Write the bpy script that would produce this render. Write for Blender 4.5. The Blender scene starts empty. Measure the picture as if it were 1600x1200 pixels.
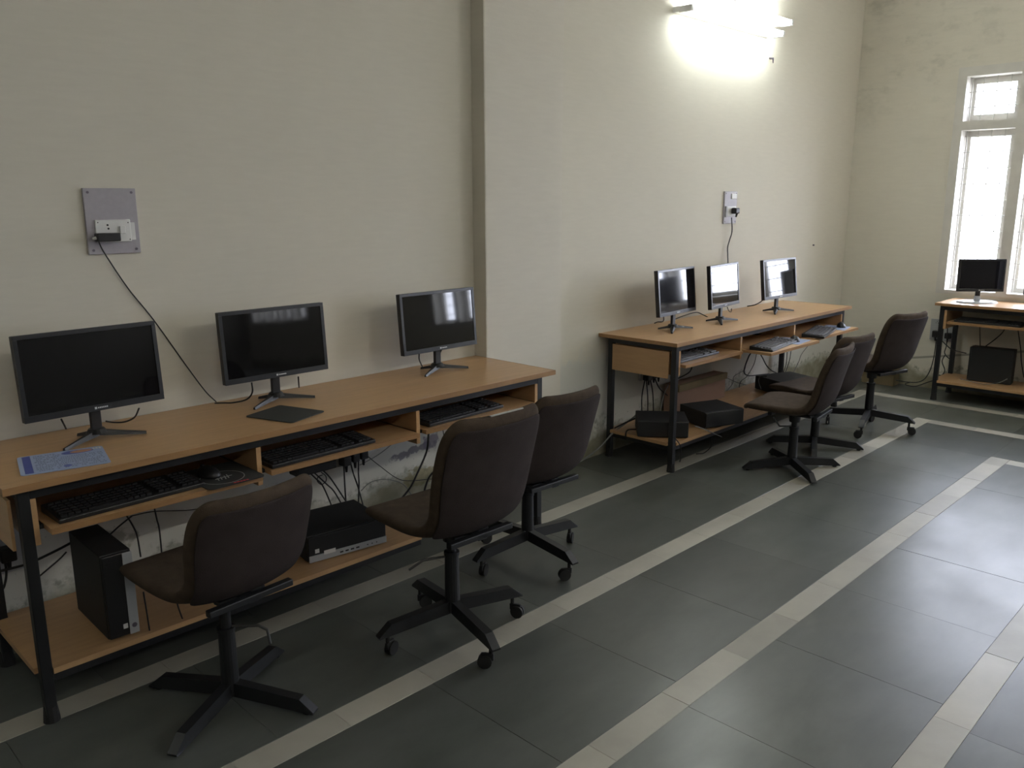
import bpy, bmesh, math, random
from mathutils import Vector, Matrix
random.seed(7)
PI = math.pi
SC = bpy.context.scene
COL = SC.collection

# ---------------------------------------------------------------- camera
cam_data = bpy.data.cameras.new('camera')
cam_data.sensor_fit = 'HORIZONTAL'; cam_data.sensor_width = 36.0
cam_data.lens = 36.0 * 1304.78 / 1600.0
cam_data.clip_start = 0.05; cam_data.clip_end = 200
cam = bpy.data.objects.new('camera', cam_data); COL.objects.link(cam)
YAW, PITCH, ROLL = 0.7932, -0.2173, -0.0025
F = Vector((math.sin(YAW)*math.cos(PITCH), math.cos(YAW)*math.cos(PITCH), math.sin(PITCH)))
RT = Vector((math.cos(YAW), -math.sin(YAW), 0)); UP = RT.cross(F)
R2 = RT*math.cos(ROLL) + UP*math.sin(ROLL); U2 = UP*math.cos(ROLL) - RT*math.sin(ROLL)
cam.matrix_world = Matrix(((R2.x, U2.x, -F.x, 0.0), (R2.y, U2.y, -F.y, -3.0393), (R2.z, U2.z, -F.z, 1.5145), (0, 0, 0, 1)))
SC.camera = cam

# ---------------------------------------------------------------- sky, exposure
SKY_STRENGTH = 5.6
world = bpy.data.worlds.new('sky'); SC.world = world; world.use_nodes = True
bg = world.node_tree.nodes['Background']
bg.inputs[0].default_value = (0.79, 0.845, 1.0, 1); bg.inputs[1].default_value = SKY_STRENGTH
SC.view_settings.view_transform = 'Standard'; SC.view_settings.look = 'None'
SC.view_settings.gamma = 1.0; SC.view_settings.use_curve_mapping = False
SC.view_settings.exposure = 1.9
TUBE_STRENGTH = 10.5
FILL_STRENGTH = 50.0
XF, YR, XN, CH = 7.151, -11.0, -3.2, 3.3      # far wall, right wall, near wall, ceiling height
WIN_Y = (-0.766, -3.75, -6.75, -9.0)           # left edges of the far wall's windows
def portal(y, w):                              # sky light sampled through each window opening
    l = bpy.data.lights.new('window_portal', 'AREA'); l.shape = 'RECTANGLE'; l.size = 1.75; l.size_y = w
    l.cycles.is_portal = True
    o = bpy.data.objects.new('window_portal', l); COL.objects.link(o)
    o.matrix_world = Matrix(((0, 0, 1, XF+0.45), (0, 1, 0, y-w/2), (-1, 0, 0, 1.63), (0, 0, 0, 1)))
for wy in WIN_Y: portal(wy, 1.86)

# ---------------------------------------------------------------- materials
def mat(name, col, rough=0.6, metal=0.0, noise=0.0, nscale=20.0, stretch=(1, 1, 1), bump=0.0, bscale=80.0, spec=0.5, emit=None, estr=0.0, coat=0.0, col2=None):
    m = bpy.data.materials.new(name); m.use_nodes = True
    nt = m.node_tree; N = nt.nodes; L = nt.links; b = N['Principled BSDF']
    b.inputs['Base Color'].default_value = (*col, 1); b.inputs['Roughness'].default_value = rough
    b.inputs['Metallic'].default_value = metal; b.inputs['Specular IOR Level'].default_value = spec
    b.inputs['Coat Weight'].default_value = coat
    if emit:
        b.inputs['Emission Color'].default_value = (*emit, 1); b.inputs['Emission Strength'].default_value = estr
    if noise or bump:
        tc = N.new('ShaderNodeTexCoord'); mp = N.new('ShaderNodeMapping'); L.new(tc.outputs['Object'], mp.inputs[0])
        mp.inputs['Scale'].default_value = stretch
    if noise:
        n = N.new('ShaderNodeTexNoise'); n.inputs['Scale'].default_value = nscale; n.inputs['Detail'].default_value = 6
        L.new(mp.outputs[0], n.inputs[0])
        r = N.new('ShaderNodeValToRGB'); L.new(n.outputs[0], r.inputs[0])
        c2 = col2 or tuple(c*(1-noise) for c in col)
        r.color_ramp.elements[0].position = 0.3; r.color_ramp.elements[0].color = (*c2, 1)
        r.color_ramp.elements[1].position = 0.7; r.color_ramp.elements[1].color = (*col, 1)
        L.new(r.outputs[0], b.inputs['Base Color'])
    if bump:
        n2 = N.new('ShaderNodeTexNoise'); n2.inputs['Scale'].default_value = bscale; n2.inputs['Detail'].default_value = 3
        L.new(mp.outputs[0], n2.inputs[0])
        bp = N.new('ShaderNodeBump'); bp.inputs['Strength'].default_value = bump; bp.inputs['Distance'].default_value = 0.01
        L.new(n2.outputs[0], bp.inputs['Height']); L.new(bp.outputs[0], b.inputs['Normal'])
    return m

def wall_mat(name, base, damp_top, plaster=None, cloud=None, marks=None):
    """cream distemper with brush streaks; rising damp at the foot; optional whiter plaster zone, cloudy stains, scuffs"""
    m = bpy.data.materials.new(name); m.use_nodes = True
    nt = m.node_tree; N = nt.nodes; L = nt.links; b = N['Principled BSDF']; b.inputs['Roughness'].default_value = 0.75
    b.inputs['Specular IOR Level'].default_value = 0.25
    geo = N.new('ShaderNodeNewGeometry'); sep = N.new('ShaderNodeSeparateXYZ'); L.new(geo.outputs['Position'], sep.inputs[0])
    def noise(scale, st=(1, 1, 1), detail=5, rough=0.55):
        mp = N.new('ShaderNodeMapping'); mp.inputs['Scale'].default_value = st; L.new(geo.outputs['Position'], mp.inputs[0])
        n = N.new('ShaderNodeTexNoise'); n.inputs['Scale'].default_value = scale; n.inputs['Detail'].default_value = detail
        n.inputs['Roughness'].default_value = rough; L.new(mp.outputs[0], n.inputs[0]); return n.outputs[0]
    def mth(op, a, c, d=None):
        x = N.new('ShaderNodeMath'); x.operation = op
        for i, v in enumerate((a, c, d)):
            if v is None: continue
            if isinstance(v, (int, float)): x.inputs[i].default_value = v
            else: L.new(v, x.inputs[i])
        return x.outputs[0]
    def ramp(v, a, c):
        r = N.new('ShaderNodeMapRange'); r.clamp = True; L.new(v, r.inputs[0]); r.inputs[1].default_value = a; r.inputs[2].default_value = c; return r.outputs[0]
    def mix(f, a, c):
        x = N.new('ShaderNodeMix'); x.data_type = 'RGBA'
        if isinstance(f, float): x.inputs[0].default_value = f
        else: L.new(f, x.inputs[0])
        for s, v in ((6, a), (7, c)):
            if isinstance(v, tuple): x.inputs[s].default_value = (*v, 1)
            else: L.new(v, x.inputs[s])
        return x.outputs[2]
    streak = ramp(noise(9, (1, 1, 7), 4), 0.35, 0.7)
    col = mix(streak, tuple(c*0.965 for c in base), base)
    col = mix(mth('MULTIPLY', ramp(noise(1.6), 0.4, 0.75), 0.10), col, tuple(c*0.72 for c in base))
    X, Y, Z = sep.outputs[0], sep.outputs[1], sep.outputs[2]
    if plaster:      # whiter, flaking lime plaster low on the wall
        edge = mth('ADD', Z, mth('MULTIPLY', mth('SUBTRACT', noise(7), 0.5), 0.35))
        col = mix(mth('MULTIPLY', ramp(edge, plaster+0.03, plaster-0.03), 0.85), col, (0.60, 0.60, 0.56))
        spot = ramp(noise(38, (1, 1, 1), 3), 0.66, 0.72)
        col = mix(mth('MULTIPLY', mth('MULTIPLY', spot, ramp(Z, plaster, plaster-0.1)), 0.6), col, (0.22, 0.21, 0.2))
    if marks:        # purple-grey scrape of exposed cement
        for (mx, mz, rx, rz, tilt, mc) in marks:
            dx = mth('SUBTRACT', X, mx); dz = mth('SUBTRACT', mth('SUBTRACT', Z, mz), mth('MULTIPLY', dx, tilt))
            d = mth('ADD', mth('POWER', mth('DIVIDE', dx, rx), 2), mth('POWER', mth('DIVIDE', dz, rz), 2))
            d = mth('ADD', d, mth('MULTIPLY', mth('SUBTRACT', noise(26), 0.5), 4.2))
            col = mix(mth('MULTIPLY', ramp(d, 1.0, 0.55), 0.8), col, mc)
    h = mth('ADD', Z, mth('MULTIPLY', mth('SUBTRACT', noise(3.2, (1, 1, 1), 7, 0.62), 0.5), 0.42))
    damp = ramp(h, damp_top+0.02, damp_top-0.05)
    dcol = mix(ramp(noise(11), 0.4, 0.65), (0.15, 0.14, 0.07), (0.27, 0.25, 0.17))
    col = mix(mth('MULTIPLY', damp, 0.8), col, dcol)
    rim = mth('MULTIPLY', mth('MULTIPLY', ramp(h, damp_top+0.05, damp_top+0.02), ramp(h, damp_top-0.02, damp_top+0.01)), ramp(noise(30), 0.45, 0.6))
    col = mix(mth('MULTIPLY', rim, 0.6), col, (0.12, 0.13, 0.09))
    if cloud:        # grey seepage clouds high on the wall
        band = mth('MULTIPLY', ramp(Z, 1.9, 2.5), ramp(Y, -1.9, -0.6))
        c1 = ramp(noise(2.6, (1, 1, 1.8), 8, 0.65), 0.52, 0.66)
        line = ramp(mth('ABSOLUTE', mth('SUBTRACT', noise(1.9, (1, 1, 2.6), 6, 0.6), 0.5), 0), 0.03, 0.0)
        col = mix(mth('MULTIPLY', mth('MULTIPLY', c1, band), 0.38), col, (0.24, 0.25, 0.21))
        col = mix(mth('MULTIPLY', mth('MULTIPLY', line, band), 0.05), col, (0.2, 0.2, 0.17))
        crack = mth('MULTIPLY', ramp(mth('ABSOLUTE', mth('SUBTRACT', mth('ADD', Z, mth('MULTIPLY', mth('ADD', Y, 0.7), 0.19)), 0.243), 0), 0.011, 0.006), 0.6)
        col = mix(crack, col, (0.12, 0.12, 0.1))
    L.new(col, b.inputs['Base Color'])
    bp = N.new('ShaderNodeBump'); bp.inputs['Strength'].default_value = 0.12; bp.inputs['Distance'].default_value = 0.003
    L.new(noise(45, (1, 1, 3), 4), bp.inputs['Height']); L.new(bp.outputs[0], b.inputs['Normal'])
    return m

WALLC = (0.68, 0.645, 0.555)
M = {}
M['wall_left'] = wall_mat('wall_left_paint', WALLC, 0.19, plaster=0.62,
    marks=[(2.40, 0.335, 0.15, 0.022, 0.12, (0.16, 0.15, 0.19)), (2.52, 0.36, 0.05, 0.05, 0.0, (0.17, 0.15, 0.21)), (2.45, 0.20, 0.12, 0.05, 0.0, (0.28, 0.24, 0.12)), (1.0, 0.3, 0.1, 0.05, 0, (0.3, 0.29, 0.24))])
M['wall_far'] = wall_mat('wall_far_paint', WALLC, 0.16, cloud=True)
M['wall_plain'] = wall_mat('wall_plain_paint', WALLC, 0.05)
M['pillar'] = wall_mat('pillar_paint', (0.685, 0.65, 0.57), 0.12)
M['dull'] = wall_mat('darkened_wall_paint', (0.16, 0.15, 0.12), 0.05)  # darkness of the room's unseen side put into the wall colour
M['ceiling'] = mat('ceiling_white', (0.7, 0.7, 0.66), 0.8)

def stone_mat(name, c1, c2, rough, streak):
    m = bpy.data.materials.new(name); m.use_nodes = True
    nt = m.node_tree; N = nt.nodes; L = nt.links; b = N['Principled BSDF']
    geo = N.new('ShaderNodeNewGeometry'); oi = N.new('ShaderNodeObjectInfo')
    mp = N.new('ShaderNodeMapping'); mp.inputs['Scale'].default_value = streak; L.new(geo.outputs['Position'], mp.inputs[0])
    n = N.new('ShaderNodeTexNoise'); n.inputs['Scale'].default_value = 3.0; n.inputs['Detail'].default_value = 6; n.inputs['Roughness'].default_value = 0.6
    n.inputs['Distortion'].default_value = 0.2
    L.new(mp.outputs[0], n.inputs[0])
    r = N.new('ShaderNodeValToRGB'); r.color_ramp.elements[0].position = 0.22; r.color_ramp.elements[1].position = 0.80
    r.color_ramp.elements[0].color = (*c1, 1); r.color_ramp.elements[1].color = (*c2, 1); L.new(n.outputs[0], r.inputs[0])
    hs = N.new('ShaderNodeHueSaturation'); L.new(r.outputs[0], hs.inputs['Color'])
    mr = N.new('ShaderNodeMapRange'); L.new(oi.outputs['Random'], mr.inputs[0]); mr.inputs[3].default_value = 0.82; mr.inputs[4].default_value = 1.15
    L.new(mr.outputs[0], hs.inputs['Value']); L.new(hs.outputs[0], b.inputs['Base Color'])
    n2 = N.new('ShaderNodeTexNoise'); n2.inputs['Scale'].default_value = 2.2; n2.inputs['Detail'].default_value = 2; L.new(geo.outputs['Position'], n2.inputs[0])
    m2 = N.new('ShaderNodeMapRange'); L.new(n2.outputs[0], m2.inputs[0]); m2.inputs[1].default_value = 0.3; m2.inputs[2].default_value = 0.7
    m2.inputs[3].default_value = rough-0.04; m2.inputs[4].default_value = rough+0.06; L.new(m2.outputs[0], b.inputs['Roughness'])
    n3 = N.new('ShaderNodeTexNoise'); n3.inputs['Scale'].default_value = 4.0; n3.inputs['Detail'].default_value = 2; L.new(mp.outputs[0], n3.inputs[0])
    bp = N.new('ShaderNodeBump'); bp.inputs['Strength'].default_value = 0.10; bp.inputs['Distance'].default_value = 0.004
    L.new(n3.outputs[0], bp.inputs['Height']); L.new(bp.outputs[0], b.inputs['Normal'])
    return m
M['kota'] = stone_mat('dark_green_grey_stone', (0.062, 0.069, 0.061), (0.112, 0.118, 0.108), 0.335, (1.0, 2.2, 1))
M['strip'] = stone_mat('pale_stone_strip', (0.28, 0.265, 0.225), (0.41, 0.39, 0.335), 0.42, (1, 1, 1))
M['bed'] = mat('grout_bed', (0.16, 0.165, 0.145), 0.8)
M['wood'] = mat('beech_laminate', (0.52, 0.315, 0.155), 0.33, noise=0.14, nscale=6, stretch=(1, 9, 9), spec=0.5)
M['wood_y'] = mat('beech_laminate_crosswise', (0.52, 0.315, 0.155), 0.32, noise=0.14, nscale=6, stretch=(9, 1, 9), spec=0.5)
M['wood_edge'] = mat('laminate_edge', (0.36, 0.20, 0.085), 0.45, noise=0.2, nscale=8, stretch=(1, 6, 6))
M['steel'] = mat('black_painted_steel', (0.011, 0.012, 0.014), 0.42, spec=0.5, noise=0.3, nscale=12)
M['rubber'] = mat('black_rubber', (0.012, 0.012, 0.012), 0.7)
M['plastic'] = mat('black_plastic', (0.012, 0.012, 0.013), 0.42)
M['matte'] = mat('matte_black_case', (0.012, 0.013, 0.014), 0.6, bump=0.1, bscale=300)
M['bezel'] = mat('glossy_grey_bezel', (0.022, 0.023, 0.026), 0.28)
M['screen'] = mat('dark_glossy_screen', (0.006, 0.006, 0.007), 0.04, spec=0.6)
M['screen_smudge'] = mat('smudged_dark_screen', (0.010, 0.010, 0.013), 0.06, spec=0.9)
M['logo'] = mat('pale_logo_print', (0.6, 0.62, 0.62), 0.5)
M['silver'] = mat('silver_plastic', (0.38, 0.39, 0.40), 0.4)
M['white'] = mat('white_plastic', (0.68, 0.68, 0.66), 0.4)
M['lilac'] = mat('lilac_grey_laminate', (0.40, 0.375, 0.41), 0.45, noise=0.08, nscale=60)
M['screw'] = mat('dull_screw', (0.16, 0.14, 0.17), 0.4, metal=0.6)
M['key'] = mat('dark_keycaps', (0.020, 0.020, 0.021), 0.32)
M['key_sheen'] = mat('window_sheen_keycaps', (0.17, 0.17, 0.18), 0.22)  # window reflection on the key tops put into a paler base colour
M['fabric'] = mat('brown_upholstery', (0.075, 0.053, 0.036), 0.9, noise=0.3, nscale=30, bump=0.35, bscale=420, spec=0.2)
M['fabric_back'] = mat('dark_brown_purple_upholstery', (0.040, 0.030, 0.028), 0.9, noise=0.25, nscale=14, bump=0.35, bscale=420, spec=0.2)
M['frame'] = mat('grey_painted_window_frame', (0.62, 0.60, 0.55), 0.5, noise=0.08, nscale=12)
M['grille'] = mat('painted_grille_bars', (0.45, 0.44, 0.40), 0.45)
M['reveal'] = mat('beige_outer_reveal', (0.5, 0.46, 0.38), 0.8)
M['carton'] = mat('pinkish_brown_cardboard', (0.30, 0.19, 0.14), 0.8, noise=0.2, nscale=5)
M['carton2'] = mat('yellow_brown_cardboard', (0.22, 0.17, 0.09), 0.8, noise=0.25, nscale=8)
M['cable_black'] = mat('black_cable', (0.010, 0.010, 0.010), 0.5)
M['cable_grey'] = mat('grey_cable', (0.17, 0.175, 0.17), 0.5)
M['tube'] = mat('lit_fluorescent_tube', (0.9, 0.9, 0.9), 0.3, emit=(0.93, 1.0, 0.97), estr=TUBE_STRENGTH)
M['tube_fill'] = mat('added_fill_tube', (0.9, 0.9, 0.9), 0.3, emit=(1.0, 0.97, 0.88), estr=FILL_STRENGTH)  # emission of the added fill tubes
M['batten'] = mat('white_enamel_batten', (0.8, 0.8, 0.8), 0.35)
M['red'] = mat('red_print', (0.5, 0.02, 0.03), 0.5)
M['pad'] = mat('black_mouse_mat', (0.022, 0.023, 0.022), 0.75)
M['pad_grey'] = mat('dark_grey_mouse_mat', (0.030, 0.032, 0.030), 0.7)
M['ring'] = mat('pale_print', (0.33, 0.33, 0.31), 0.5)
M['sheet'] = mat('pale_blue_plastic_sheet', (0.34, 0.42, 0.62), 0.35)
M['sheet_dark'] = mat('blue_print', (0.08, 0.11, 0.40), 0.4)
M['sheet_ink'] = mat('dark_blue_lettering', (0.19, 0.22, 0.36), 0.4)
M['orange'] = mat('orange_print', (0.55, 0.27, 0.16), 0.4)
M['ground'] = mat('pale_outdoor_ground', (0.45, 0.43, 0.38), 0.9)
M['lever'] = mat('bare_steel_rod', (0.10, 0.10, 0.10), 0.4, metal=0.7)
M['chalk'] = mat('white_chalk_mark', (0.42, 0.41, 0.38), 0.9)
M['glass'] = None

# ---------------------------------------------------------------- mesh helpers
def box(bm, x0, x1, y0, y1, z0, z1, bev=0.0, mtx=None):
    r = bmesh.ops.create_cube(bm, size=1.0)
    vs = r['verts']
    for v in vs:
        v.co = Vector((x0+(v.co.x+.5)*(x1-x0), y0+(v.co.y+.5)*(y1-y0), z0+(v.co.z+.5)*(z1-z0)))
    if bev > 0:
        es = list({e for v in vs for e in v.link_edges})
        rr = bmesh.ops.bevel(bm, geom=es, offset=bev, segments=2, affect='EDGES', profile=0.5)
        vs = rr['verts'] if rr['verts'] else vs
        vs = list({v for f in rr['faces'] for v in f.verts} | {v for v in vs if v.is_valid})
    if mtx is not None:
        bmesh.ops.transform(bm, matrix=mtx, verts=[v for v in vs if v.is_valid])
    return vs
def rod(bm, a, b, r1, r2=None, seg=12, caps=True):
    a, b = Vector(a), Vector(b); d = b-a; r2 = r1 if r2 is None else r2
    q = d.to_track_quat('Z', 'Y').to_matrix().to_4x4()
    mtx = Matrix.Translation((a+b)/2) @ q
    return bmesh.ops.create_cone(bm, cap_ends=caps, segments=seg, radius1=r1, radius2=r2, depth=d.length, matrix=mtx)['verts']
def bar(bm, a, b, w, h, bev=0.0):
    """rectangular section bar from a to b, w wide (horizontal), h high"""
    a, b = Vector(a), Vector(b); d = (b-a); L_ = d.length; d.normalize()
    side = d.cross(Vector((0, 0, 1)))
    if side.length < 1e-4: side = Vector((1, 0, 0))
    side.normalize(); up = side.cross(d)
    m = Matrix((( side.x, d.x, up.x, (a.x+b.x)/2), (side.y, d.y, up.y, (a.y+b.y)/2), (side.z, d.z, up.z, (a.z+b.z)/2), (0, 0, 0, 1)))
    box(bm, -w/2, w/2, -L_/2, L_/2, -h/2, h/2, bev, m)
def obj(name, bm, material, parent=None, smooth=False, loc=None, rotz=0.0):
    me = bpy.data.meshes.new(name); bmesh.ops.recalc_face_normals(bm, faces=bm.faces); bm.to_mesh(me); bm.free()
    if smooth:
        for p in me.polygons: p.use_smooth = True
    me.materials.append(material if not isinstance(material, str) else M[material])
    o = bpy.data.objects.new(name, me); COL.objects.link(o)
    if parent: o.parent = parent
    if loc: o.location = loc
    o.rotation_euler = (0, 0, rotz)
    return o
def smooth_by_angle(o, ang=0.6):
    for p in o.data.polygons: p.use_smooth = True
    try: o.data.set_sharp_from_angle(angle=ang)
    except Exception: pass
def empty(name, label, cat, loc=(0, 0, 0), rotz=0.0, group=None):
    o = bpy.data.objects.new(name, None); COL.objects.link(o); o.location = loc; o.rotation_euler = (0, 0, rotz)
    o.empty_display_size = 0.05
    tag(o, label, cat, group); return o
def tag(o, label=None, cat=None, group=None, kind=None):
    if label: o['label'] = label
    if cat: o['category'] = cat
    if group: o['group'] = group
    if kind: o['kind'] = kind
    return o
def B(*boxes, bev=0.0):
    bm = bmesh.new()
    for b in boxes: box(bm, *b, bev=bev)
    return bm
def struct(name, bm, m, parent=None, **k):
    o = obj(name, bm, m, parent, **k)
    if not parent: o['kind'] = 'structure'
    return o

# ---------------------------------------------------------------- room shell
wl = struct('wall_left', B((XN, XF+0.25, 0, 0.25, -0.12, CH)), 'wall_left')
tag(wl, 'long cream wall behind the two computer desks, flaking near the floor')
tag(struct('wall_near', B((XN-0.2, XN, YR, 0, -0.12, CH)), 'dull'), 'unseen wall behind the photographer, its dimness put into the colour')
tag(struct('wall_right', B((XN, XF+0.25, YR-0.2, YR, -0.12, CH)), 'dull'), 'wall on the far right, out of view, its dimness put into the colour')
tag(struct('ceiling', B((XN-.2, XF+0.25, YR-.2, 0.25, CH, CH+0.15)), 'ceiling'), 'plain white ceiling above the room')
WW, WZ0, WZ1 = 1.856, 0.78, 2.48                # window width, sill and head heights
segs = []; y = 0.0
for wy in WIN_Y:
    segs.append((XF, XF+0.25, wy, y, -0.12, CH)); y = wy-WW
    segs.append((XF, XF+0.25, y, wy, -0.12, WZ0)); segs.append((XF, XF+0.25, y, wy, WZ1, CH))
segs.append((XF, XF+0.25, YR, y, -0.12, CH))
tag(struct('wall_far', B(*segs), 'wall_far'), 'cream end wall with grey damp clouds near its top and a barred window')
PX0, PX1, PD = 2.8194, 3.3774, 0.0855
tag(struct('pillar', B((PX0, PX1, -PD, 0.0, 0, CH)), 'pillar'), 'shallow cream pilaster standing between the two long desks')
tag(struct('trim_1', B((PX0+0.004, PX0+0.012, -PD-0.0015, -PD, 0.0, CH)), 'wall_plain'), 'hairline plaster bead down the left corner of the pilaster')
tag(struct('outdoor_ground', B((XF+0.5, 40, -40, 25, -0.7, -0.6)), 'ground'), 'pale ground outside the windows')

# windows: concrete outer frame, casement frames behind a bar grille
def window(idx, y0, label):
    w = bpy.data.objects.new('window_%d' % idx, None); COL.objects.link(w); w.location = (XF, y0, 0); w['kind'] = 'structure'; w['label'] = label
    fx0, fx1 = -0.008, 0.13
    lights = [(-0.064-k*0.441, -0.064-k*0.441-0.366) for k in range(4)]
    bm = bmesh.new()
    box(bm, fx0, fx1, -0.064, 0, WZ0, WZ1); box(bm, fx0, fx1, -WW, lights[-1][1], WZ0, WZ1)
    for k in range(3): box(bm, fx0, fx1, lights[k+1][0], lights[k][1], WZ0, WZ1)
    for a, b in lights:
        box(bm, fx0, fx1, b, a, WZ0, WZ0+0.028); box(bm, fx0, fx1, b, a, 2.022, 2.087); box(bm, fx0, fx1, b, a, 2.412, WZ1)
    obj('window_frame', bm, 'frame', w)
    for a, b in lights:
        for (z0, z1, nm, t) in ((WZ0+0.028, 2.022, 'casement', 0.034), (2.087, 2.412, 'fanlight', 0.030)):
            bm = bmesh.new(); X0, X1 = 0.13, 0.17
            tl, tr_, tt_, tb = 0.032, 0.058, 0.046, (0.055 if nm == 'fanlight' else 0.035)
            box(bm, X0, X1, a-tl, a, z0, z1); box(bm, X0, X1, b, b+tr_, z0, z1)
            box(bm, X0, X1, b+tr_, a-tl, z0, z0+tb); box(bm, X0, X1, b+tr_, a-tl, z1-tt_, z1)
            fr = obj(nm, bm, 'frame', w)
        bm = bmesh.new()
        gx = 0.095
        for k in range(1, 4):
            yy = a+(b-a)*k/4; rod(bm, (gx, yy, WZ0+0.02), (gx, yy, 2.03), 0.003, seg=6); rod(bm, (gx, yy, 2.08), (gx, yy, 2.42), 0.003, seg=6)
        z = WZ0+0.03+0.1
        while z < 2.0:
            rod(bm, (gx, a+0.005, z), (gx, b-0.005, z), 0.0035, seg=6); z += 0.119
        for z in (2.195, 2.305): rod(bm, (gx, a+0.005, z), (gx, b-0.005, z), 0.0035, seg=6)
        box(bm, gx-.004, gx+.004, a-0.016, a-0.008, WZ0+.02, 2.03); box(bm, gx-.004, gx+.004, b+0.008, b+0.016, WZ0+.02, 2.03)
        box(bm, gx-.004, gx+.004, a-0.016, a-0.008, 2.08, 2.42); box(bm, gx-.004, gx+.004, b+0.008, b+0.016, 2.08, 2.42)
        obj('grille', bm, 'grille', w)
    return w
WL = ['barred window behind the corner desk, half in frame', 'barred window next to the corner one, right of the frame', 'barred window further right, out of view', 'barred window in the far right corner, out of view']
for i, wy in enumerate(WIN_Y): window(i+1, wy, WL[i])

# ---------------------------------------------------------------- floor: stone slabs in concentric pale borders
floor = struct('floor', B((XN, XF, YR, 0.0, -0.12, -0.012)), 'bed')
tag(floor, 'polished dark green-grey stone floor with pale border strips')
YS = [-0.408-0.6553*k for k in range(4)]; YS2 = [-0.510-0.6553*k for k in range(4)]   # wall-side and room-side edge of each strip
XC2 = [6.697, 6.0975, 5.446, 4.79]; XC = [6.5946, 5.9954, 5.3438, 4.69]
def project(x, y, z=0):
    v = Vector((x, y+3.0393, z-1.5145)); d = v.dot(F)
    if d < 0.1: return None
    return (800+1304.78*v.dot(R2)/d, 600-1304.78*v.dot(U2)/d)
def in_view(x0, x1, y0, y1):
    for a in (x0, (x0+x1)/2, x1):
        for b in (y0, (y0+y1)/2, y1):
            p = project(a, b)
            if p and -60 < p[0] < 1660 and 300 < p[1] < 1290: return True
    return False
rest = {'kota': bmesh.new(), 'strip': bmesh.new()}
mesh_cache = {}
def piece(kind, x0, x1, y0, y1):
    g = 0.0004; x0 += g; x1 -= g; y0 += g; y1 -= g
    if x1-x0 < 0.02 or y1-y0 < 0.02: return
    top = random.uniform(-0.0008, 0.0)
    if not in_view(x0, x1, y0, y1):
        box(rest[kind], x0, x1, y0, y1, -0.02, top); return
    nm = 'stone_slab' if kind == 'kota' else 'stone_strip'
    key = (kind, round(x1-x0, 4), round(y1-y0, 4))
    if key not in mesh_cache:
        bm = bmesh.new(); box(bm, -(x1-x0)/2, (x1-x0)/2, -(y1-y0)/2, (y1-y0)/2, -0.02, 0)
        tp = [e for e in bm.edges if all(v.co.z > -0.001 for v in e.verts)]
        bmesh.ops.bevel(bm, geom=tp, offset=0.0008, segments=1, affect='EDGES')
        me = bpy.data.meshes.new(nm); bm.to_mesh(me); bm.free(); me.materials.append(M[kind]); mesh_cache[key] = me
    o = bpy.data.objects.new(nm, mesh_cache[key]); COL.objects.link(o); o.parent = floor
    o.location = ((x0+x1)/2, (y0+y1)/2, top)
    o.rotation_euler = (random.uniform(-1, 1)*0.0006, random.uniform(-1, 1)*0.0006, 0)
def run_x(kind, x0, x1, y0, y1, L_, off):
    x = x1
    xs = [x1]; x = math.floor((x1-off)/L_)*L_+off
    while x > x0+0.05:
        if xs[-1]-x > 0.06: xs.append(x)
        x -= L_
    xs.append(x0)
    for a, b in zip(xs[1:], xs[:-1]): piece(kind, a, b, y0, y1)
def run_y(kind, x0, x1, y0, y1, L_, off):
    y = y1; ys = [y1]; y = math.floor((y1-off)/L_)*L_+off
    while y > y0+0.05:
        if ys[-1]-y > 0.06: ys.append(y)
        y -= L_
    ys.append(y0)
    for a, b in zip(ys[1:], ys[:-1]): piece(kind, x0, x1, a, b)
SL = 0.555
run_x('kota', XN, XF, YS[0], 0, SL, 0.25)
for k in range(4):
    run_x('strip', XN, XC2[k], YS2[k], YS[k], [0.59, 0.327, 0.363, 0.505][k], [0.39, 0.245, 0.194, 0.455][k])
    run_y('strip', XC[k], XC2[k], YR, YS2[k], 0.52, 0.1*k)
    y1 = YS2[k]; y0 = YS[k+1] if k < 3 else None
    if k < 3:
        run_x('kota', XN, XC[k], y0, y1, SL, [1.6, 2.09, 2.002][k])
        run_y('kota', XC2[k+1], XC[k], YR, y0, SL, 0.13*k)
run_y('kota', XC2[0], XF, YR, YS[0], SL, 0.0)
y1 = YS2[3]
while y1 > YR+0.05:
    y0 = max(YR, y1-0.6); run_x('kota', XN, XC[3], y0, y1, SL, 1.9+random.random()*0.3); y1 = y0
for k, bm in rest.items():
    o = obj('stone_paving' if k == 'kota' else 'strip_paving', bm, k, floor); o['kind'] = 'stuff'

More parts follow.
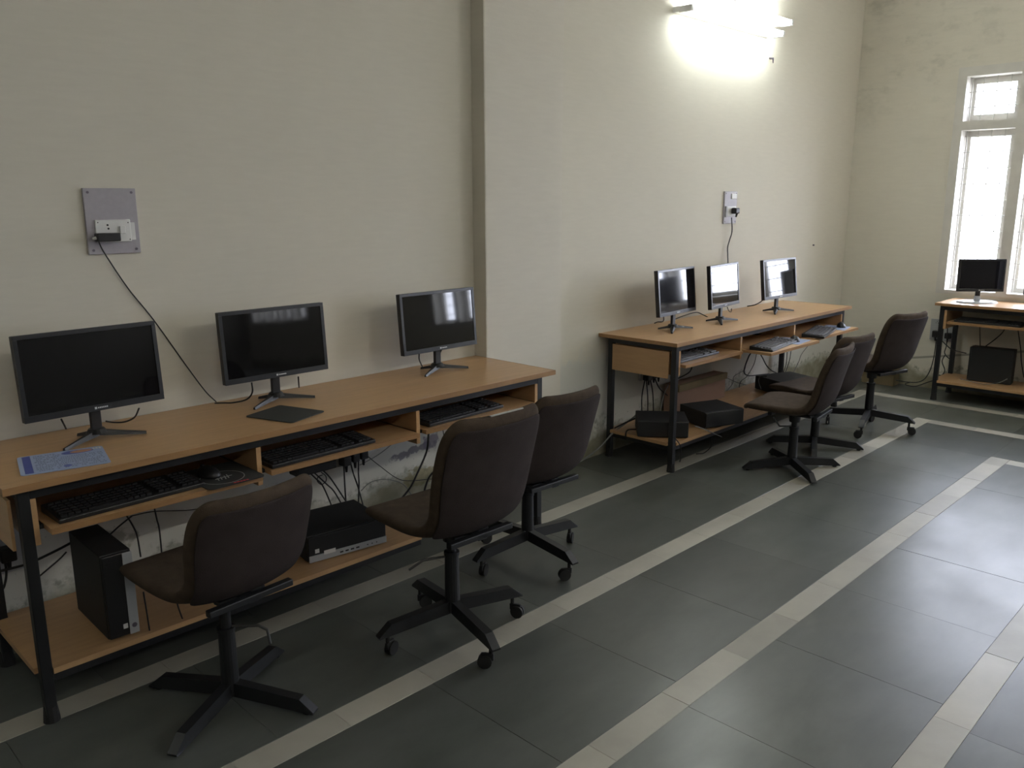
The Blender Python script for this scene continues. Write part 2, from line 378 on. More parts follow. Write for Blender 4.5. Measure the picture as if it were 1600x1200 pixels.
# ---------------------------------------------------------------- desks
def desk(label, length, depth, n, loc, rotz, trays, shelf_z=0.165, H=0.75, ends=(0.055, 0.07), parts_x=None, shelf_end=None):
    """local frame: x along the front, y = 0 at the wall, front edge at y = -depth"""
    t = empty('computer_desk', label, 'desk', loc, rotz)
    top = obj('desk_top', B((0, length, -depth, -0.004, H-0.020, H-0.001), bev=0.001), 'wood', t)
    obj('edge_band', B((0.0, length, -depth-0.0015, -depth, H-0.021, H-0.0005), (-0.0015, 0, -depth-0.0015, -0.004, H-0.021, H-0.0005), (length, length+0.0015, -depth-0.0015, -0.004, H-0.021, H-0.0005)), 'wood_edge', top)
    yf, yb = -depth+0.045, -0.06
    xl, xr = ends[0], length-ends[1]
    s = 0.016
    for lx, ly in ((xl, yf), (xr, yf), (xl, yb), (xr, yb)):
        bm = bmesh.new(); box(bm, lx-s, lx+s, ly-s, ly+s, 0.012, H-0.021, bev=0.003)
        leg = obj('leg', bm, 'steel', t)
        bm = bmesh.new(); rod(bm, (lx, ly, 0.0), (lx, ly, 0.05), 0.024, 0.019, 12); obj('foot_cap', bm, 'rubber', leg)
    # frame tubes under the top and under the shelf
    bm = bmesh.new(); z1 = H-0.021
    box(bm, xl+s, xr-s, yf-s, yf+s, z1-0.032, z1); box(bm, xl+s, xr-s, yb-s, yb+s, z1-0.032, z1)
    for lx in (xl, xr): box(bm, lx-s, lx+s, yf+s, yb-s, z1-0.032, z1)
    obj('top_rail', bm, 'steel', t)
    z = shelf_z-0.012; xe = shelf_end or xr-s
    if shelf_end:
        obj('end_rail', B((xr-.012, xr+.012, yf+s, yb-s, z-0.026, z-0.001)), 'steel', t)
    bm = bmesh.new()
    box(bm, xl+s, xe, yf-0.012, yf+0.012, z-0.026, z-0.001); box(bm, xl+s, xe, yb-0.012, yb+0.012, z-0.026, z-0.001)
    for lx in ((xl, xe-0.012) if shelf_end else (xl, xr)): box(bm, lx-.012, lx+.012, yf+s, yb-s, z-0.026, z-0.001)
    obj('shelf_rail', bm, 'steel', t)
    sh = obj('bottom_shelf', B((xl-0.025, xl+s+0.001, yf+s+.003, yb-s-.003, z, shelf_z+0.006), (xl+s+0.001, xe-0.001, yf-0.02, yb+0.018, z, shelf_z+0.006), *([] if shelf_end else [(xr-s-0.001, xr+0.02, yf+s+.003, yb-s-.003, z, shelf_z+0.006)])), 'wood', t)
    # side and divider panels
    px = parts_x or [xl+s+0.01] + [xl+s+0.01+(xr-xl-2*s-0.02)*k/n for k in range(1, n)] + [xr-s-0.01]
    for i, x in enumerate(px):
        end = i in (0, len(px)-1)
        zt = z1-0.034
        obj('side_panel' if end else 'divider_panel', B((x-0.009, x+0.009, -depth+0.03, -0.045, 0.56 if not end else 0.555, zt), bev=0.001), 'wood_y', t)
    for i in range(n):
        pull = trays[i]
        if pull is None: continue
        a, b = px[i]+0.0105, px[i+1]-0.0105
        tr = obj('keyboard_tray', B((a+0.012, b-0.012, -depth-pull, -depth-pull+0.40, 0.598, 0.615), bev=0.001), 'wood', t)
        obj('tray_edge', B((a+0.012, b-0.012, -depth-pull-0.0015, -depth-pull, 0.5975, 0.6155)), 'wood_edge', tr)
        yy = min(-depth+0.035, -0.1)
        for s0 in (a, b-0.011): obj('tray_slide', B((s0, s0+0.011, yy, yy+0.38, 0.600, 0.613)), 'steel', t)
    return t
D = 0.545
d1 = desk('near beech-topped long desk with three monitors, left of the pilaster', 2.255, D, 3, (0.562, 0, 0), 0, (0.030, 0.006, -0.01), ends=(0.055, 0.072),
          parts_x=[0.635+0.003-0.562, 1.335-0.562, 2.03-0.562, 2.722-0.562], shelf_end=2.03-0.562)
# outer face of the near desk's left end panel
d2 = desk('far beech-topped long desk with three monitors, right of the pilaster', 2.262, D, 3, (3.810, 0, 0), 0, (-0.005, 0.155, 0.105), ends=(0.055, 0.062),
          parts_x=[3.888-3.81, 4.556-3.81, 5.252-3.81, 5.985-3.81])
for dk, x0 in ((d1, 0.030), (d2, 0.036)):
    obj('end_panel', B((x0-0.008, x0+0.001, -D+0.072, -0.085, 0.54, 0.692), bev=0.001), 'wood_y', dk)
d3 = desk('short-sided beech desk under the barred window, cut by the right edge', 2.26, 0.449, 3, (XF, -0.914, 0), -PI/2, (0.0, 0.0, 0.0), ends=(0.045, 0.06), shelf_z=0.150)

# ---------------------------------------------------------------- monitors
def monitor(label, x, y, yaw, tilt, screen='screen', w=0.44, h=0.268, zb=0.100, z=0.75, oval=False, logo='dot'):
    """origin on the desk under the panel; front faces local -y"""
    t = empty('monitor', label, 'monitor', (x, y, z), yaw, None)
    R = Matrix.Translation((0, 0, zb)) @ Matrix.Rotation(tilt, 4, 'X').inverted()
    def fin(bm): bmesh.ops.transform(bm, matrix=R, verts=bm.verts); return bm
    bm = bmesh.new(); box(bm, -w/2, w/2, 0.0, 0.022, 0, h, bev=0.003)
    box(bm, -w*0.34, w*0.34, 0.020, 0.042, 0.03, h*0.8, bev=0.008)
    case = obj('housing', fin(bm), 'plastic', t)
    b1, b2 = 0.013, 0.020
    bm = bmesh.new()
    box(bm, -w/2, w/2, -0.0045, 0, 0, b2, bev=0.001); box(bm, -w/2, w/2, -0.0045, 0, h-b1, h, bev=0.001)
    box(bm, -w/2, -w/2+b1, -0.0045, 0, b2, h-b1); box(bm, w/2-b1, w/2, -0.0045, 0, b2, h-b1)
    bz = obj('bezel', fin(bm), 'bezel', t)
    bm = bmesh.new(); box(bm, -w/2+b1, w/2-b1, -0.0018, 0, b2, h-b1); obj('screen', fin(bm), screen, t)
    bm = bmesh.new()
    if logo == 'dot':
        box(bm, -0.012, -0.005, -0.0052, -0.0045, 0.007, 0.014, mtx=None)
        for k in range(6): box(bm, -0.002+k*0.0055, 0.002+k*0.0055, -0.0050, -0.0045, 0.008, 0.0125)
    else:
        for k in range(6): box(bm, -0.017+k*0.006, -0.0125+k*0.006, -0.0050, -0.0045, 0.007, 0.013)
    obj('logo', fin(bm), 'logo', bz)
    bm = bmesh.new()
    box(bm, -0.017, 0.017, 0.024, 0.040, 0.030, zb+0.05, bev=0.003)
    obj('neck', bm, 'plastic', t)
    if oval:
        bm = bmesh.new(); r = rod(bm, (0, 0.03, 0), (0, 0.03, 0.012), 0.5, 0.46, 40)
        for v in bm.verts: v.co.x *= 0.30; v.co.y = 0.03+(v.co.y-0.03)*0.20
        obj('base', bm, 'silver', t, smooth=False)
        bm = bmesh.new(); box(bm, -0.02, 0.02, 0.02, 0.045, 0.010, 0.05, bev=0.004); obj('neck_collar', bm, 'silver', t)
    else:
        bm = bmesh.new(); rod(bm, (0, 0.032, 0.022), (0, 0.032, 0.036), 0.034, 0.024, 16); obj('base', bm, 'plastic', t)
        for (fx, fy) in ((-0.13, -0.035), (0.135, -0.03), (-0.028, 0.115)):
            bm = bmesh.new()
            a = Vector((0, 0.032, 0.024)); b = Vector((fx, fy, 0.0045)); dn = (b-a); L_ = dn.length
            pts = [(0.0, 0.034, 0.020), (0.45, 0.024, 0.013), (1.0, 0.011, 0.009)]
            side = Vector((-dn.y, dn.x, 0)).normalized(); rows = []
            for (s_, wd, th) in pts:
                c = a+dn*s_; rows.append([bm.verts.new(c+side*wd/2-Vector((0, 0, th/2))), bm.verts.new(c-side*wd/2-Vector((0, 0, th/2))),
                                          bm.verts.new(c-side*wd/4+Vector((0, 0, th/2))), bm.verts.new(c+side*wd/4+Vector((0, 0, th/2)))])
            for r0, r1 in zip(rows[:-1], rows[1:]):
                for k in range(4): bm.faces.new((r0[k], r0[(k+1) % 4], r1[(k+1) % 4], r1[k]))
            bm.faces.new(rows[0]); bm.faces.new(rows[-1][::-1])
            obj('foot', bm, 'plastic', t)
    return t
monitor('leftmost black monitor on the near desk, screen fully dark', 0.930, -0.243, 0.057, 0.074)
monitor('middle black monitor on the near desk, above the small dark mat', 1.612, -0.194, 0.001, 0.065)
monitor('black monitor beside the pilaster, nearest the right end of the near desk', 2.434, -0.196, 0.017, 0.081)
monitor('first monitor from the left on the far desk, hazy window reflection', 4.206, -0.283, 0.088, 0.095, 'screen_smudge', logo='bar')
monitor('middle monitor on the far desk, below the hanging wall lead', 4.702, -0.308, 0.135, 0.085, logo='bar')
monitor('rightmost monitor on the far desk, nearest the room corner', 5.385, -0.334, -0.03, 0.11, logo='bar')
monitor('monitor with an oval silver base before the barred window', 6.90, -1.155, -0.85, 0.03, 'screen_smudge', w=0.335, h=0.240, zb=0.085, oval=True)
monitor('second monitor on the corner desk, only its edge inside the frame', 6.93, -1.62, -1.3, 0.03, 'screen_smudge', w=0.368, h=0.248, zb=0.085, oval=True)

# ---------------------------------------------------------------- keyboards, mice, mats
def keyboard(label, x, y, yaw, z, keymat='key', w=0.44, d=0.145):
    """origin at the centre; front edge at local -y"""
    t = empty('keyboard', label, 'keyboard', (x, y, z), yaw)
    bm = bmesh.new(); box(bm, -w/2, w/2, -d/2, d/2, 0.0, 0.014, bev=0.003)
    for v in bm.verts:
        if v.co.z > 0.006: v.co.z += (v.co.y+d/2)*0.07
    body = obj('body', bm, 'plastic', t)
    bm = bmesh.new()
    rows = [(0.052, [(0.0, 1)]), ]
    pitch = 0.0188
    for r in range(6):
        yy = -d/2+0.020+r*0.0195+(0.004 if r == 5 else 0)
        x0 = -w/2+0.012
        cols = 22
        c = 0
        while c < cols:
            wd = 1
            if r == 0 and c == 4: wd = 6
            if r in (1, 2) and c == 0: wd = 2
            if c in (15, 18): c += 0
            if not ((c == 14 or c == 18) and r != 9) :
                xx = x0+c*pitch*1.005
                if xx+wd*pitch < w/2-0.006:
                    box(bm, xx, xx+wd*pitch-0.0035, yy-0.0075, yy+0.0075, 0.014+(yy+d/2)*0.07, 0.0205+(yy+d/2)*0.07)
            c += wd
    k = obj('keys', bm, keymat, t); k['kind'] = 'stuff'
    return t
TZ = 0.6155
keyboard('black keyboard on the leftmost tray of the near desk', 0.905, -0.478, 0.03, TZ)
keyboard('black keyboard on the middle tray of the near desk', 1.585, -0.468, 0.02, TZ)
keyboard('black keyboard deep in the tray nearest the pilaster', 2.305, -0.435, 0.04, TZ)
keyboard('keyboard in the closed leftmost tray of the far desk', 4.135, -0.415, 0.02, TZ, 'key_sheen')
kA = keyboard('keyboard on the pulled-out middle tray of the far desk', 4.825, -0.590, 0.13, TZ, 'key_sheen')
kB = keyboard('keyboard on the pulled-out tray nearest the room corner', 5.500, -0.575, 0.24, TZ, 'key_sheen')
keyboard('black keyboard on the tray of the corner desk', XF-0.36, -1.27, -PI/2, TZ)

def slab(bm, pts, z0, z1):
    lo = [bm.verts.new((p[0], p[1], z0)) for p in pts]; hi = [bm.verts.new((p[0], p[1], z1)) for p in pts]
    bm.faces.new(lo[::-1]); bm.faces.new(hi); n = len(pts)
    for i in range(n): bm.faces.new((lo[i], lo[(i+1) % n], hi[(i+1) % n], hi[i]))
def rrect(w, d, r, seg=5):
    out = []
    for cx, cy, a0 in ((w/2-r, d/2-r, 0), (-w/2+r, d/2-r, 90), (-w/2+r, -d/2+r, 180), (w/2-r, -d/2+r, 270)):
        for k in range(seg+1):
            a = math.radians(a0+90*k/seg); out.append((cx+r*math.cos(a), cy+r*math.sin(a)))
    return out
def blue_mat(label, x, y, yaw, z, w=0.235, d=0.205, detail=True):
    t = empty('mouse_mat', label, 'mouse mat', (x, y, z), yaw)
    bm = bmesh.new(); slab(bm, rrect(w, d, 0.012), 0, 0.0022); sh = obj('sheet', bm, 'sheet', t)
    if detail:
        z0, z1 = 0.0022, 0.0026
        bm = bmesh.new(); box(bm, -w/2+0.012, -w/2+0.034, -d/2+0.008, d/2-0.008, z0, z1); obj('side_band', bm, 'sheet_dark', sh)
        bm = bmesh.new(); slab(bm, [(0.045+0.045*math.cos(a*PI/12), d/2-0.032+0.020*math.sin(a*PI/12)) for a in range(24)], z0, z1); obj('oval_badge', bm, 'sheet_dark', sh)
        bm = bmesh.new(); slab(bm, [(0.055+0.031*math.cos(a*PI/12), d/2-0.032+0.014*math.sin(a*PI/12)) for a in range(24)], z1, z1+0.0003); obj('badge_centre', bm, 'orange', sh)
        bm = bmesh.new()
        for k in range(3): box(bm, 0.088+k*0.009, 0.094+k*0.009, d/2-0.030+0.003*(k % 2), d/2-0.012, z0, z1)
        obj('white_letters', bm, 'white', sh)
        bm = bmesh.new(); rnd = random.Random(3)
        for r in range(11):
            yy = d/2-0.022-r*0.0163
            xx = -w/2+0.042
            lim = -0.01 if r < 3 else w/2-0.012
            while xx < lim:
                ww = rnd.choice((0.003, 0.004, 0.006))
                if rnd.random() < 0.8: box(bm, xx, xx+ww, yy-0.0035, yy+0.0035, z0, z1)
                xx += ww+0.0022
        o = obj('small_print', bm, 'sheet_ink', sh); o['kind'] = 'stuff'
        bm = bmesh.new(); slab(bm, [(0.005+0.011*math.cos(a*PI/8), -d/2+0.032+0.013*math.sin(a*PI/8)) for a in range(16)], z1, z1+0.0003); obj('round_badge', bm, 'sheet_dark', sh)
    return t
blue_mat('pale blue printed mouse mat at the left end of the near desk', 0.768, -0.386, -0.22, 0.75)
blue_mat('pale blue mouse mat on the pulled-out middle tray of the far desk', 5.075, -0.575, 0.1, TZ, 0.22, 0.19, False)
blue_mat('pale blue mouse mat on the tray nearest the room corner', 5.83, -0.54, 0.2, TZ, 0.2, 0.17, False)
bm = bmesh.new(); slab(bm, rrect(0.185, 0.215, 0.012), 0, 0.003)
tag(obj('mouse_mat', bm, 'pad_grey', loc=(1.528, -0.372, 0.75), rotz=0.33), 'plain dark mouse mat on the near desk, in front of the middle monitor', 'mouse mat')
t = empty('mouse_mat', 'black mouse mat with a pale ring on the leftmost tray', 'mouse mat', (1.215, -0.478, TZ+0.0005), 0.0)
bm = bmesh.new(); slab(bm, rrect(0.200, 0.235, 0.02), 0, 0.003); pd = obj('mat_body', bm, 'pad', t)
bm = bmesh.new(); rnn = 40
ro = [bm.verts.new((-0.012+0.072*math.cos(2*PI*k/rnn), -0.03+0.070*math.sin(2*PI*k/rnn), 0.0034)) for k in range(rnn)]
ri = [bm.verts.new((-0.012+0.0690*math.cos(2*PI*k/rnn), -0.03+0.0670*math.sin(2*PI*k/rnn), 0.0034)) for k in range(rnn)]
for k in range(rnn): bm.faces.new((ro[k], ro[(k+1) % rnn], ri[(k+1) % rnn], ri[k]))
obj('ring_print', bm, 'ring', pd)
bm = bmesh.new()
for k in range(4): bar(bm, (-0.035+k*0.012, -0.055+0.004*(k % 2), 0.0034), (-0.025+k*0.012, -0.012-0.004*(k % 3), 0.0034), 0.0035, 0.0006)
bar(bm, (-0.038, -0.034, 0.0034), (0.022, -0.030, 0.0034), 0.004, 0.0006)
obj('script_print', bm, 'ring', pd)
bm = bmesh.new()
for k in range(5): box(bm, -0.012+k*0.011, -0.004+k*0.011, -0.1135, -0.1055, 0.003, 0.0035)
obj('red_letters', bm, 'red', pd)

def mouse(label, x, y, yaw, z, m='plastic'):
    t = empty('mouse', label, 'mouse', (x, y, z), yaw)
    bm = bmesh.new(); bmesh.ops.create_uvsphere(bm, u_segments=20, v_segments=12, radius=1)
    for v in bm.verts:
        v.co.x *= 0.031*(1-0.1*v.co.y); v.co.y *= 0.053; v.co.z = max(v.co.z, 0)*0.034+(0.0)
    bmesh.ops.remove_doubles(bm, verts=bm.verts, dist=0.0004)
    obj('shell', bm, m, t, smooth=True)
    bm = bmesh.new(); rod(bm, (-0.004, 0.026, 0.027), (0.004, 0.026, 0.027), 0.008, seg=12); obj('scroll_wheel', bm, 'rubber', t)
    return t
mouse('mouse resting on the ringed black mat', 1.180, -0.455, 0.2, TZ+0.003)
mouse('black mouse on the pulled-out middle tray of the far desk', 5.085, -0.60, -0.9, TZ+0.003)
mouse('black mouse on the tray nearest the room corner', 5.880, -0.56, -1.0, TZ+0.003)
# note: slim black tray object behind the first far keyboard
# ---------------------------------------------------------------- computers
def tower(label, c, size, yaw, upright, z, front=None):
    """size = (front width, depth, height); front faces local -y"""
    w, d, h = size
    t = empty('computer_case', label, 'computer', (c[0], c[1], z), yaw)
    bm = bmesh.new(); box(bm, -w/2, w/2, -d/2, d/2, 0.004, h, bev=0.003); cs = obj('case', bm, 'matte', t)
    bm = bmesh.new(); box(bm, -w/2+0.002, w/2-0.002, -d/2-0.012, -d/2, 0.006, h-0.002, bev=0.004); fp = obj('front_panel', bm, 'plastic', t)
    bm = bmesh.new()
    for sx in (-1, 1):
        for sy in (-1, 1): box(bm, sx*(w/2-0.03)-0.01, sx*(w/2-0.03)+0.01, sy*(d/2-0.04)-0.01, sy*(d/2-0.04)+0.01, 0, 0.005)
    obj('foot', bm, 'rubber', t)
    yf = -d/2-0.012
    if front == 'upright':
        obj('silver_trim', B((w/2-0.030, w/2-0.001, yf-0.003, yf, 0.006, h-0.004), bev=0.001), 'silver', t)
        obj('sticker', B((w/2-0.048, w/2-0.034, yf-0.0006, yf, 0.030, 0.046)), 'white', fp)
        obj('grip_slot', B((-w/2+0.012, w/2-0.035, yf-0.001, yf, h-0.030, h-0.022)), 'rubber', fp)
        # recessed round badge at the foot of the trim
        bm = bmesh.new(); rod(bm, (w/2-0.015, yf-0.0036, 0.034), (w/2-0.015, yf-0.003, 0.034), 0.008, seg=16); obj('badge', bm, 'screw', t)
    if front == 'flat':
        tr = obj('silver_trim', B((-w/2+0.002, w/2-0.002, yf-0.004, yf, 0.004, 0.030), bev=0.001), 'silver', t)
        obj('sticker', B((-w/2+0.028, -w/2+0.045, yf-0.0006, yf, 0.036, 0.052)), 'white', fp)
        obj('paper_label', B((-w/2+0.062, -w/2+0.110, yf-0.0048, yf-0.004, 0.024, 0.040)), 'white', fp)
        bm = bmesh.new()
        for k in range(4): box(bm, -w/2+0.128+k*0.023, -w/2+0.142+k*0.023, yf-0.0046, yf-0.004, 0.013, 0.019)
        for k in range(3): box(bm, w/2-0.09+k*0.02, w/2-0.085+k*0.02, yf-0.0046, yf-0.004, 0.014, 0.018)
        obj('port', bm, 'rubber', tr)
    return t
SZ = 0.1712
tower('black computer standing upright on the near desk shelf at the left', (0.855, -0.335), (0.092, 0.285, 0.283), -0.02, True, SZ, 'upright')
tower('black computer lying flat on the near desk shelf with a silver strip of ports', (1.735, -0.315), (0.335, 0.26, 0.105), -0.13, False, SZ, 'flat')
tower('black computer lying askew behind the near front leg of the far desk', (4.005, -0.33), (0.29, 0.235, 0.10), -0.88, False, SZ)
tower('rounded black computer lying just right of the askew one on the far desk shelf', (4.42, -0.41), (0.285, 0.25, 0.10), -0.36, False, SZ)
tower('black computer lying on the far desk shelf behind the two nearer chairs', (5.55, -0.33), (0.33, 0.26, 0.10), -0.35, False, SZ, 'flat')
tower('upright dark computer on the shelf of the corner desk', (6.95, -1.285), (0.10, 0.285, 0.262), 0.08+PI, True, 0.1562)
tower('second computer on the corner desk shelf, clipped by the right edge', (6.95, -1.79), (0.10, 0.285, 0.262), 0.0+PI, True, 0.1562)

# ---------------------------------------------------------------- chairs
def shell_grid(bm, prof, widths, thick, curl, nu=11, side_in=0.0):
    rows = []
    n = len(prof)
    for i, (py, pz) in enumerate(prof):
        a = Vector(prof[max(i-1, 0)]); b = Vector(prof[min(i+1, n-1)]); tv = (b-a).normalized()
        nrm = Vector((tv.y, -tv.x))          # towards the sitter: up on the seat, forward on the back
        if nrm.y < 0 and abs(nrm.y) > 0.7: nrm = -nrm
        W = widths[i]; row_t = []; row_b = []
        for j in range(nu):
            u = -1+2*j/(nu-1)
            off = curl[i]*abs(u)**2.2
            tt = thick[i]*(1-0.25*abs(u)**4)
            x = u*W
            f = Vector((py, pz))+nrm*off
            g = f-nrm*tt
            row_t.append(bm.verts.new((x, f.x, f.y))); row_b.append(bm.verts.new((x*0.985, g.x, g.y)))
        rows.append((row_t, row_b))
    for (t0, b0), (t1, b1) in zip(rows[:-1], rows[1:]):
        for j in range(nu-1):
            bm.faces.new((t0[j], t0[j+1], t1[j+1], t1[j])); bm.faces.new((b0[j], b1[j], b1[j+1], b0[j+1]))
        bm.faces.new((t0[0], t1[0], b1[0], b0[0])); bm.faces.new((t0[-1], b0[-1], b1[-1], t1[-1]))
    for (t0, b0) in (rows[0], rows[-1]):
        for j in range(nu-1): bm.faces.new((t0[j], t0[j+1], b0[j+1], b0[j]))
    return rows
def chair(label, x, y, seat_yaw, zs, base_yaw, casters, r=0.288, bh=0.39, hw=0.20, lever=None, foot_rot=(0, 0, 0, 0), group=None, br=0.0, sd=1.0):
    t = empty('swivel_chair', label, 'chair', (x, y, 0), 0)
    k = bh/0.39
    S = Matrix.Translation((0, 0, zs)) @ Matrix.Rotation(seat_yaw, 4, 'Z')
    prof = [(0.245*sd, -0.040), (0.240*sd, -0.014), (0.215*sd, 0.0), (0.12*sd, 0.004), (0.02, -0.004), (-0.06, -0.006), (-0.105, 0.004), (-0.14, 0.035), (-0.162, 0.085*k), (-0.180-br*.3, 0.16*k), (-0.200-br*.6, 0.24*k), (-0.222-br*.85, 0.32*k), (-0.240-br, 0.366*k), (-0.250-br, 0.390*k)]
    q = hw/0.20
    widths = [v*q for v in (0.165, 0.185, 0.198, 0.208, 0.206, 0.200, 0.190, 0.186, 0.192, 0.198, 0.200, 0.197, 0.180, 0.150)]
    thick = [0.022, 0.034, 0.044, 0.05, 0.05, 0.05, 0.05, 0.05, 0.046, 0.042, 0.040, 0.038, 0.034, 0.022]
    curl = [0.0, 0.0, 0.002, 0.006, 0.010, 0.014, 0.022, 0.030, 0.034, 0.034, 0.032, 0.028, 0.022, 0.014]
    bm = bmesh.new(); shell_grid(bm, prof, widths, thick, curl)
    bmesh.ops.transform(bm, matrix=S, verts=bm.verts)
    o = obj('seat_shell', bm, 'fabric', t, smooth=True)
    md = o.modifiers.new('round', 'SUBSURF'); md.levels = 1; md.render_levels = 2
    # rear cover panel, slightly inset, its own darker cloth
    bm = bmesh.new(); pr = prof[6:13]
    pr2 = []
    for i in range(6, 13):
        a = Vector(prof[i-1]); b = Vector(prof[i+1]); tv = (b-a).normalized(); nrm = Vector((tv.y, -tv.x))
        if nrm.y < 0 and abs(nrm.y) > 0.7: nrm = -nrm
        p = Vector(prof[i])-nrm*(thick[i]*0.96); pr2.append((p.x, p.y))
    shell_grid(bm, pr2, [w*0.93 for w in widths[6:13]], [0.010]*7, [c*0.98 for c in curl[6:13]])
    bmesh.ops.transform(bm, matrix=S, verts=bm.verts)
    o = obj('back_cover', bm, 'fabric_back', t, smooth=True); md = o.modifiers.new('round', 'SUBSURF'); md.levels = 1; md.render_levels = 2
    # steel plate and cross bars under the seat
    bm = bmesh.new(); box(bm, -0.075, 0.075, -0.11, 0.10, -0.066, -0.054, bev=0.002)
    box(bm, -0.137, 0.137, -0.165, -0.140, -0.062, -0.042, bev=0.003); box(bm, -0.137, 0.137, 0.085, 0.11, -0.066, -0.046, bev=0.003)
    box(bm, -0.018, 0.018, -0.165, -0.1, -0.064, -0.050)
    bmesh.ops.transform(bm, matrix=S, verts=bm.verts); obj('seat_plate', bm, 'steel', t)
    zh = 0.118 if casters else 0.045
    ztop = zs-0.064
    bm = bmesh.new(); rod(bm, (0, 0, ztop-0.05), (0, 0, ztop), 0.030, 0.033, 16); obj('column_head', bm, 'steel', t, smooth=False)
    zl = min(zh+0.20, ztop-0.07)
    bm = bmesh.new(); rod(bm, (0, 0, zh-0.018), (0, 0, zl), 0.0275, 0.0245, 18); rod(bm, (0, 0, zl-0.008), (0, 0, zl+0.004), 0.0275, 0.0275, 18); obj('column_tube', bm, 'steel', t)
    bm = bmesh.new(); rod(bm, (0, 0, zl-0.05), (0, 0, ztop-0.04), 0.0165, seg=16); obj('column_rod', bm, 'steel', t)
    if lever is not None:
        a = lever; e1 = Vector((math.cos(a), math.sin(a), 0)); e2 = Vector((-math.sin(a), math.cos(a), 0))
        z0 = zl+0.006
        pts = [e1*0.02+Vector((0, 0, z0)), e1*0.10+Vector((0, 0, z0+0.002)), e1*0.125+Vector((0, 0, z0-0.012)), e1*0.132+Vector((0, 0, z0-0.058))] if casters is False or zs < 0.45 else [e1*0.02+Vector((0, 0, z0-.02)), e1*0.10+Vector((0, 0, z0-0.025)), e1*0.15+Vector((0, 0, z0-0.055))]
        if 'lever bent up' in label: pts = [e1*0.02+Vector((0, 0, z0)), e1*0.09+Vector((0, 0, z0+0.004)), e1*0.125+Vector((0, 0, z0+0.05)), e1*0.13+Vector((0, 0, z0+0.06))]
        bm = bmesh.new()
        for p, q_ in zip(pts[:-1], pts[1:]): rod(bm, p, q_, 0.0045, seg=8)
        for p in pts[1:-1]: bmesh.ops.create_uvsphere(bm, u_segments=8, v_segments=6, radius=0.0045, matrix=Matrix.Translation(p))
        obj('height_lever', bm, 'lever', t)
    for q_ in range(4):
        a = base_yaw+q_*PI/2; ca, sa = math.cos(a), math.sin(a)
        zt = (zh-0.040) if casters else 0.006
        # square tube leg, underside level with zt at its tip, end cut on a slant
        bm = bmesh.new(); hwid = 0.017
        sec = [(0.018, zh-0.020, zh+0.024), (r-0.045, zt+0.004 if not casters else zh-0.036, zt+0.044 if not casters else zh+0.004), (r, zt+0.001 if not casters else zh-0.040, zt+0.007 if not casters else zh-0.034)]
        rr = []
        for (s_, zb_, zt_) in sec:
            rr.append([bm.verts.new((ca*s_-sa*e, sa*s_+ca*e, zz)) for e, zz in ((-hwid, zb_), (hwid, zb_), (hwid*0.9, zt_), (-hwid*0.9, zt_))])
        for r0, r1 in zip(rr[:-1], rr[1:]):
            for m_ in range(4): bm.faces.new((r0[m_], r0[(m_+1) % 4], r1[(m_+1) % 4], r1[m_]))
        bm.faces.new(rr[0]); bm.faces.new(rr[-1][::-1])
        lg = obj('base_leg', bm, 'steel', t)
        if casters:
            cz = zh-0.038; sx, sy = ca*(r-0.035), sa*(r-0.035)
            fr = foot_rot[q_]; dx, dy = math.cos(fr), math.sin(fr)
            bm = bmesh.new()
            rod(bm, (sx, sy, cz-0.026), (sx, sy, cz+0.004), 0.007, seg=10)
            for e in (-1, 1):
                ox, oy = -dy*0.012*e, dx*0.012*e
                rod(bm, (sx+dx*0.020+ox-(-dy)*0.009*e, sy+dy*0.020+oy-dx*0.009*e, 0.0245), (sx+dx*0.020+ox, sy+dy*0.020+oy, 0.0245), 0.0245, 0.0245, 16)
            cs = obj('caster', bm, 'rubber', lg, smooth=False)
            bm2 = bmesh.new()
            cw = Vector((sx+dx*0.012, sy+dy*0.012, 0.040))
            box(bm2, -0.022, 0.022, -0.006, 0.006, -0.012, 0.013, bev=0.003, mtx=Matrix.Translation(cw) @ Matrix.Rotation(fr, 4, 'Z'))
            obj('caster_fork', bm2, 'steel', lg)
        else:
            bm = bmesh.new(); rod(bm, (ca*(r-0.028), sa*(r-0.028), 0.0), (ca*(r-0.028), sa*(r-0.028), zt+0.006), 0.012, seg=10); obj('glide', bm, 'rubber', lg)
    return t
cA = chair('brown swivel chair without wheels nearest the camera, at the leftmost keyboard tray', 1.042, -0.790, 0.08, 0.447, 2.085, False, bh=0.300, hw=0.203, sd=1.10, lever=-0.8, br=-0.01)
cB = chair('tall brown swivel chair on wheels with a chalk streak along its back', 1.783, -0.987, -0.03, 0.478, 2.932, True, bh=0.39, hw=0.215, lever=2.6, foot_rot=(0.3, 2.2, -1.2, -0.6))
cC = chair('brown swivel chair on wheels behind the chalk-streaked one, nearest the pilaster', 2.431, -0.737, -0.044, 0.437, 3.064, True, bh=0.35, hw=0.20, foot_rot=(0.4, 2.6, 0.5, 2.9))
cD = chair('brown swivel chair without wheels at the middle of the far desk, its lever bent up', 4.402, -0.962, 0.13, 0.392, 2.454, False, bh=0.35, hw=0.20, lever=2.5)
cE = chair('brown swivel chair hidden behind the lever chair at the far desk', 4.908, -0.860, -0.162, 0.388, 2.014, False, bh=0.35, hw=0.20)
cF = chair('raised dark swivel chair on wheels standing nearest the room corner', 5.535, -0.938, -0.277, 0.468, 1.809, True, bh=0.35, hw=0.20, foot_rot=(0.4, 2.0, -1.2, 3.0))
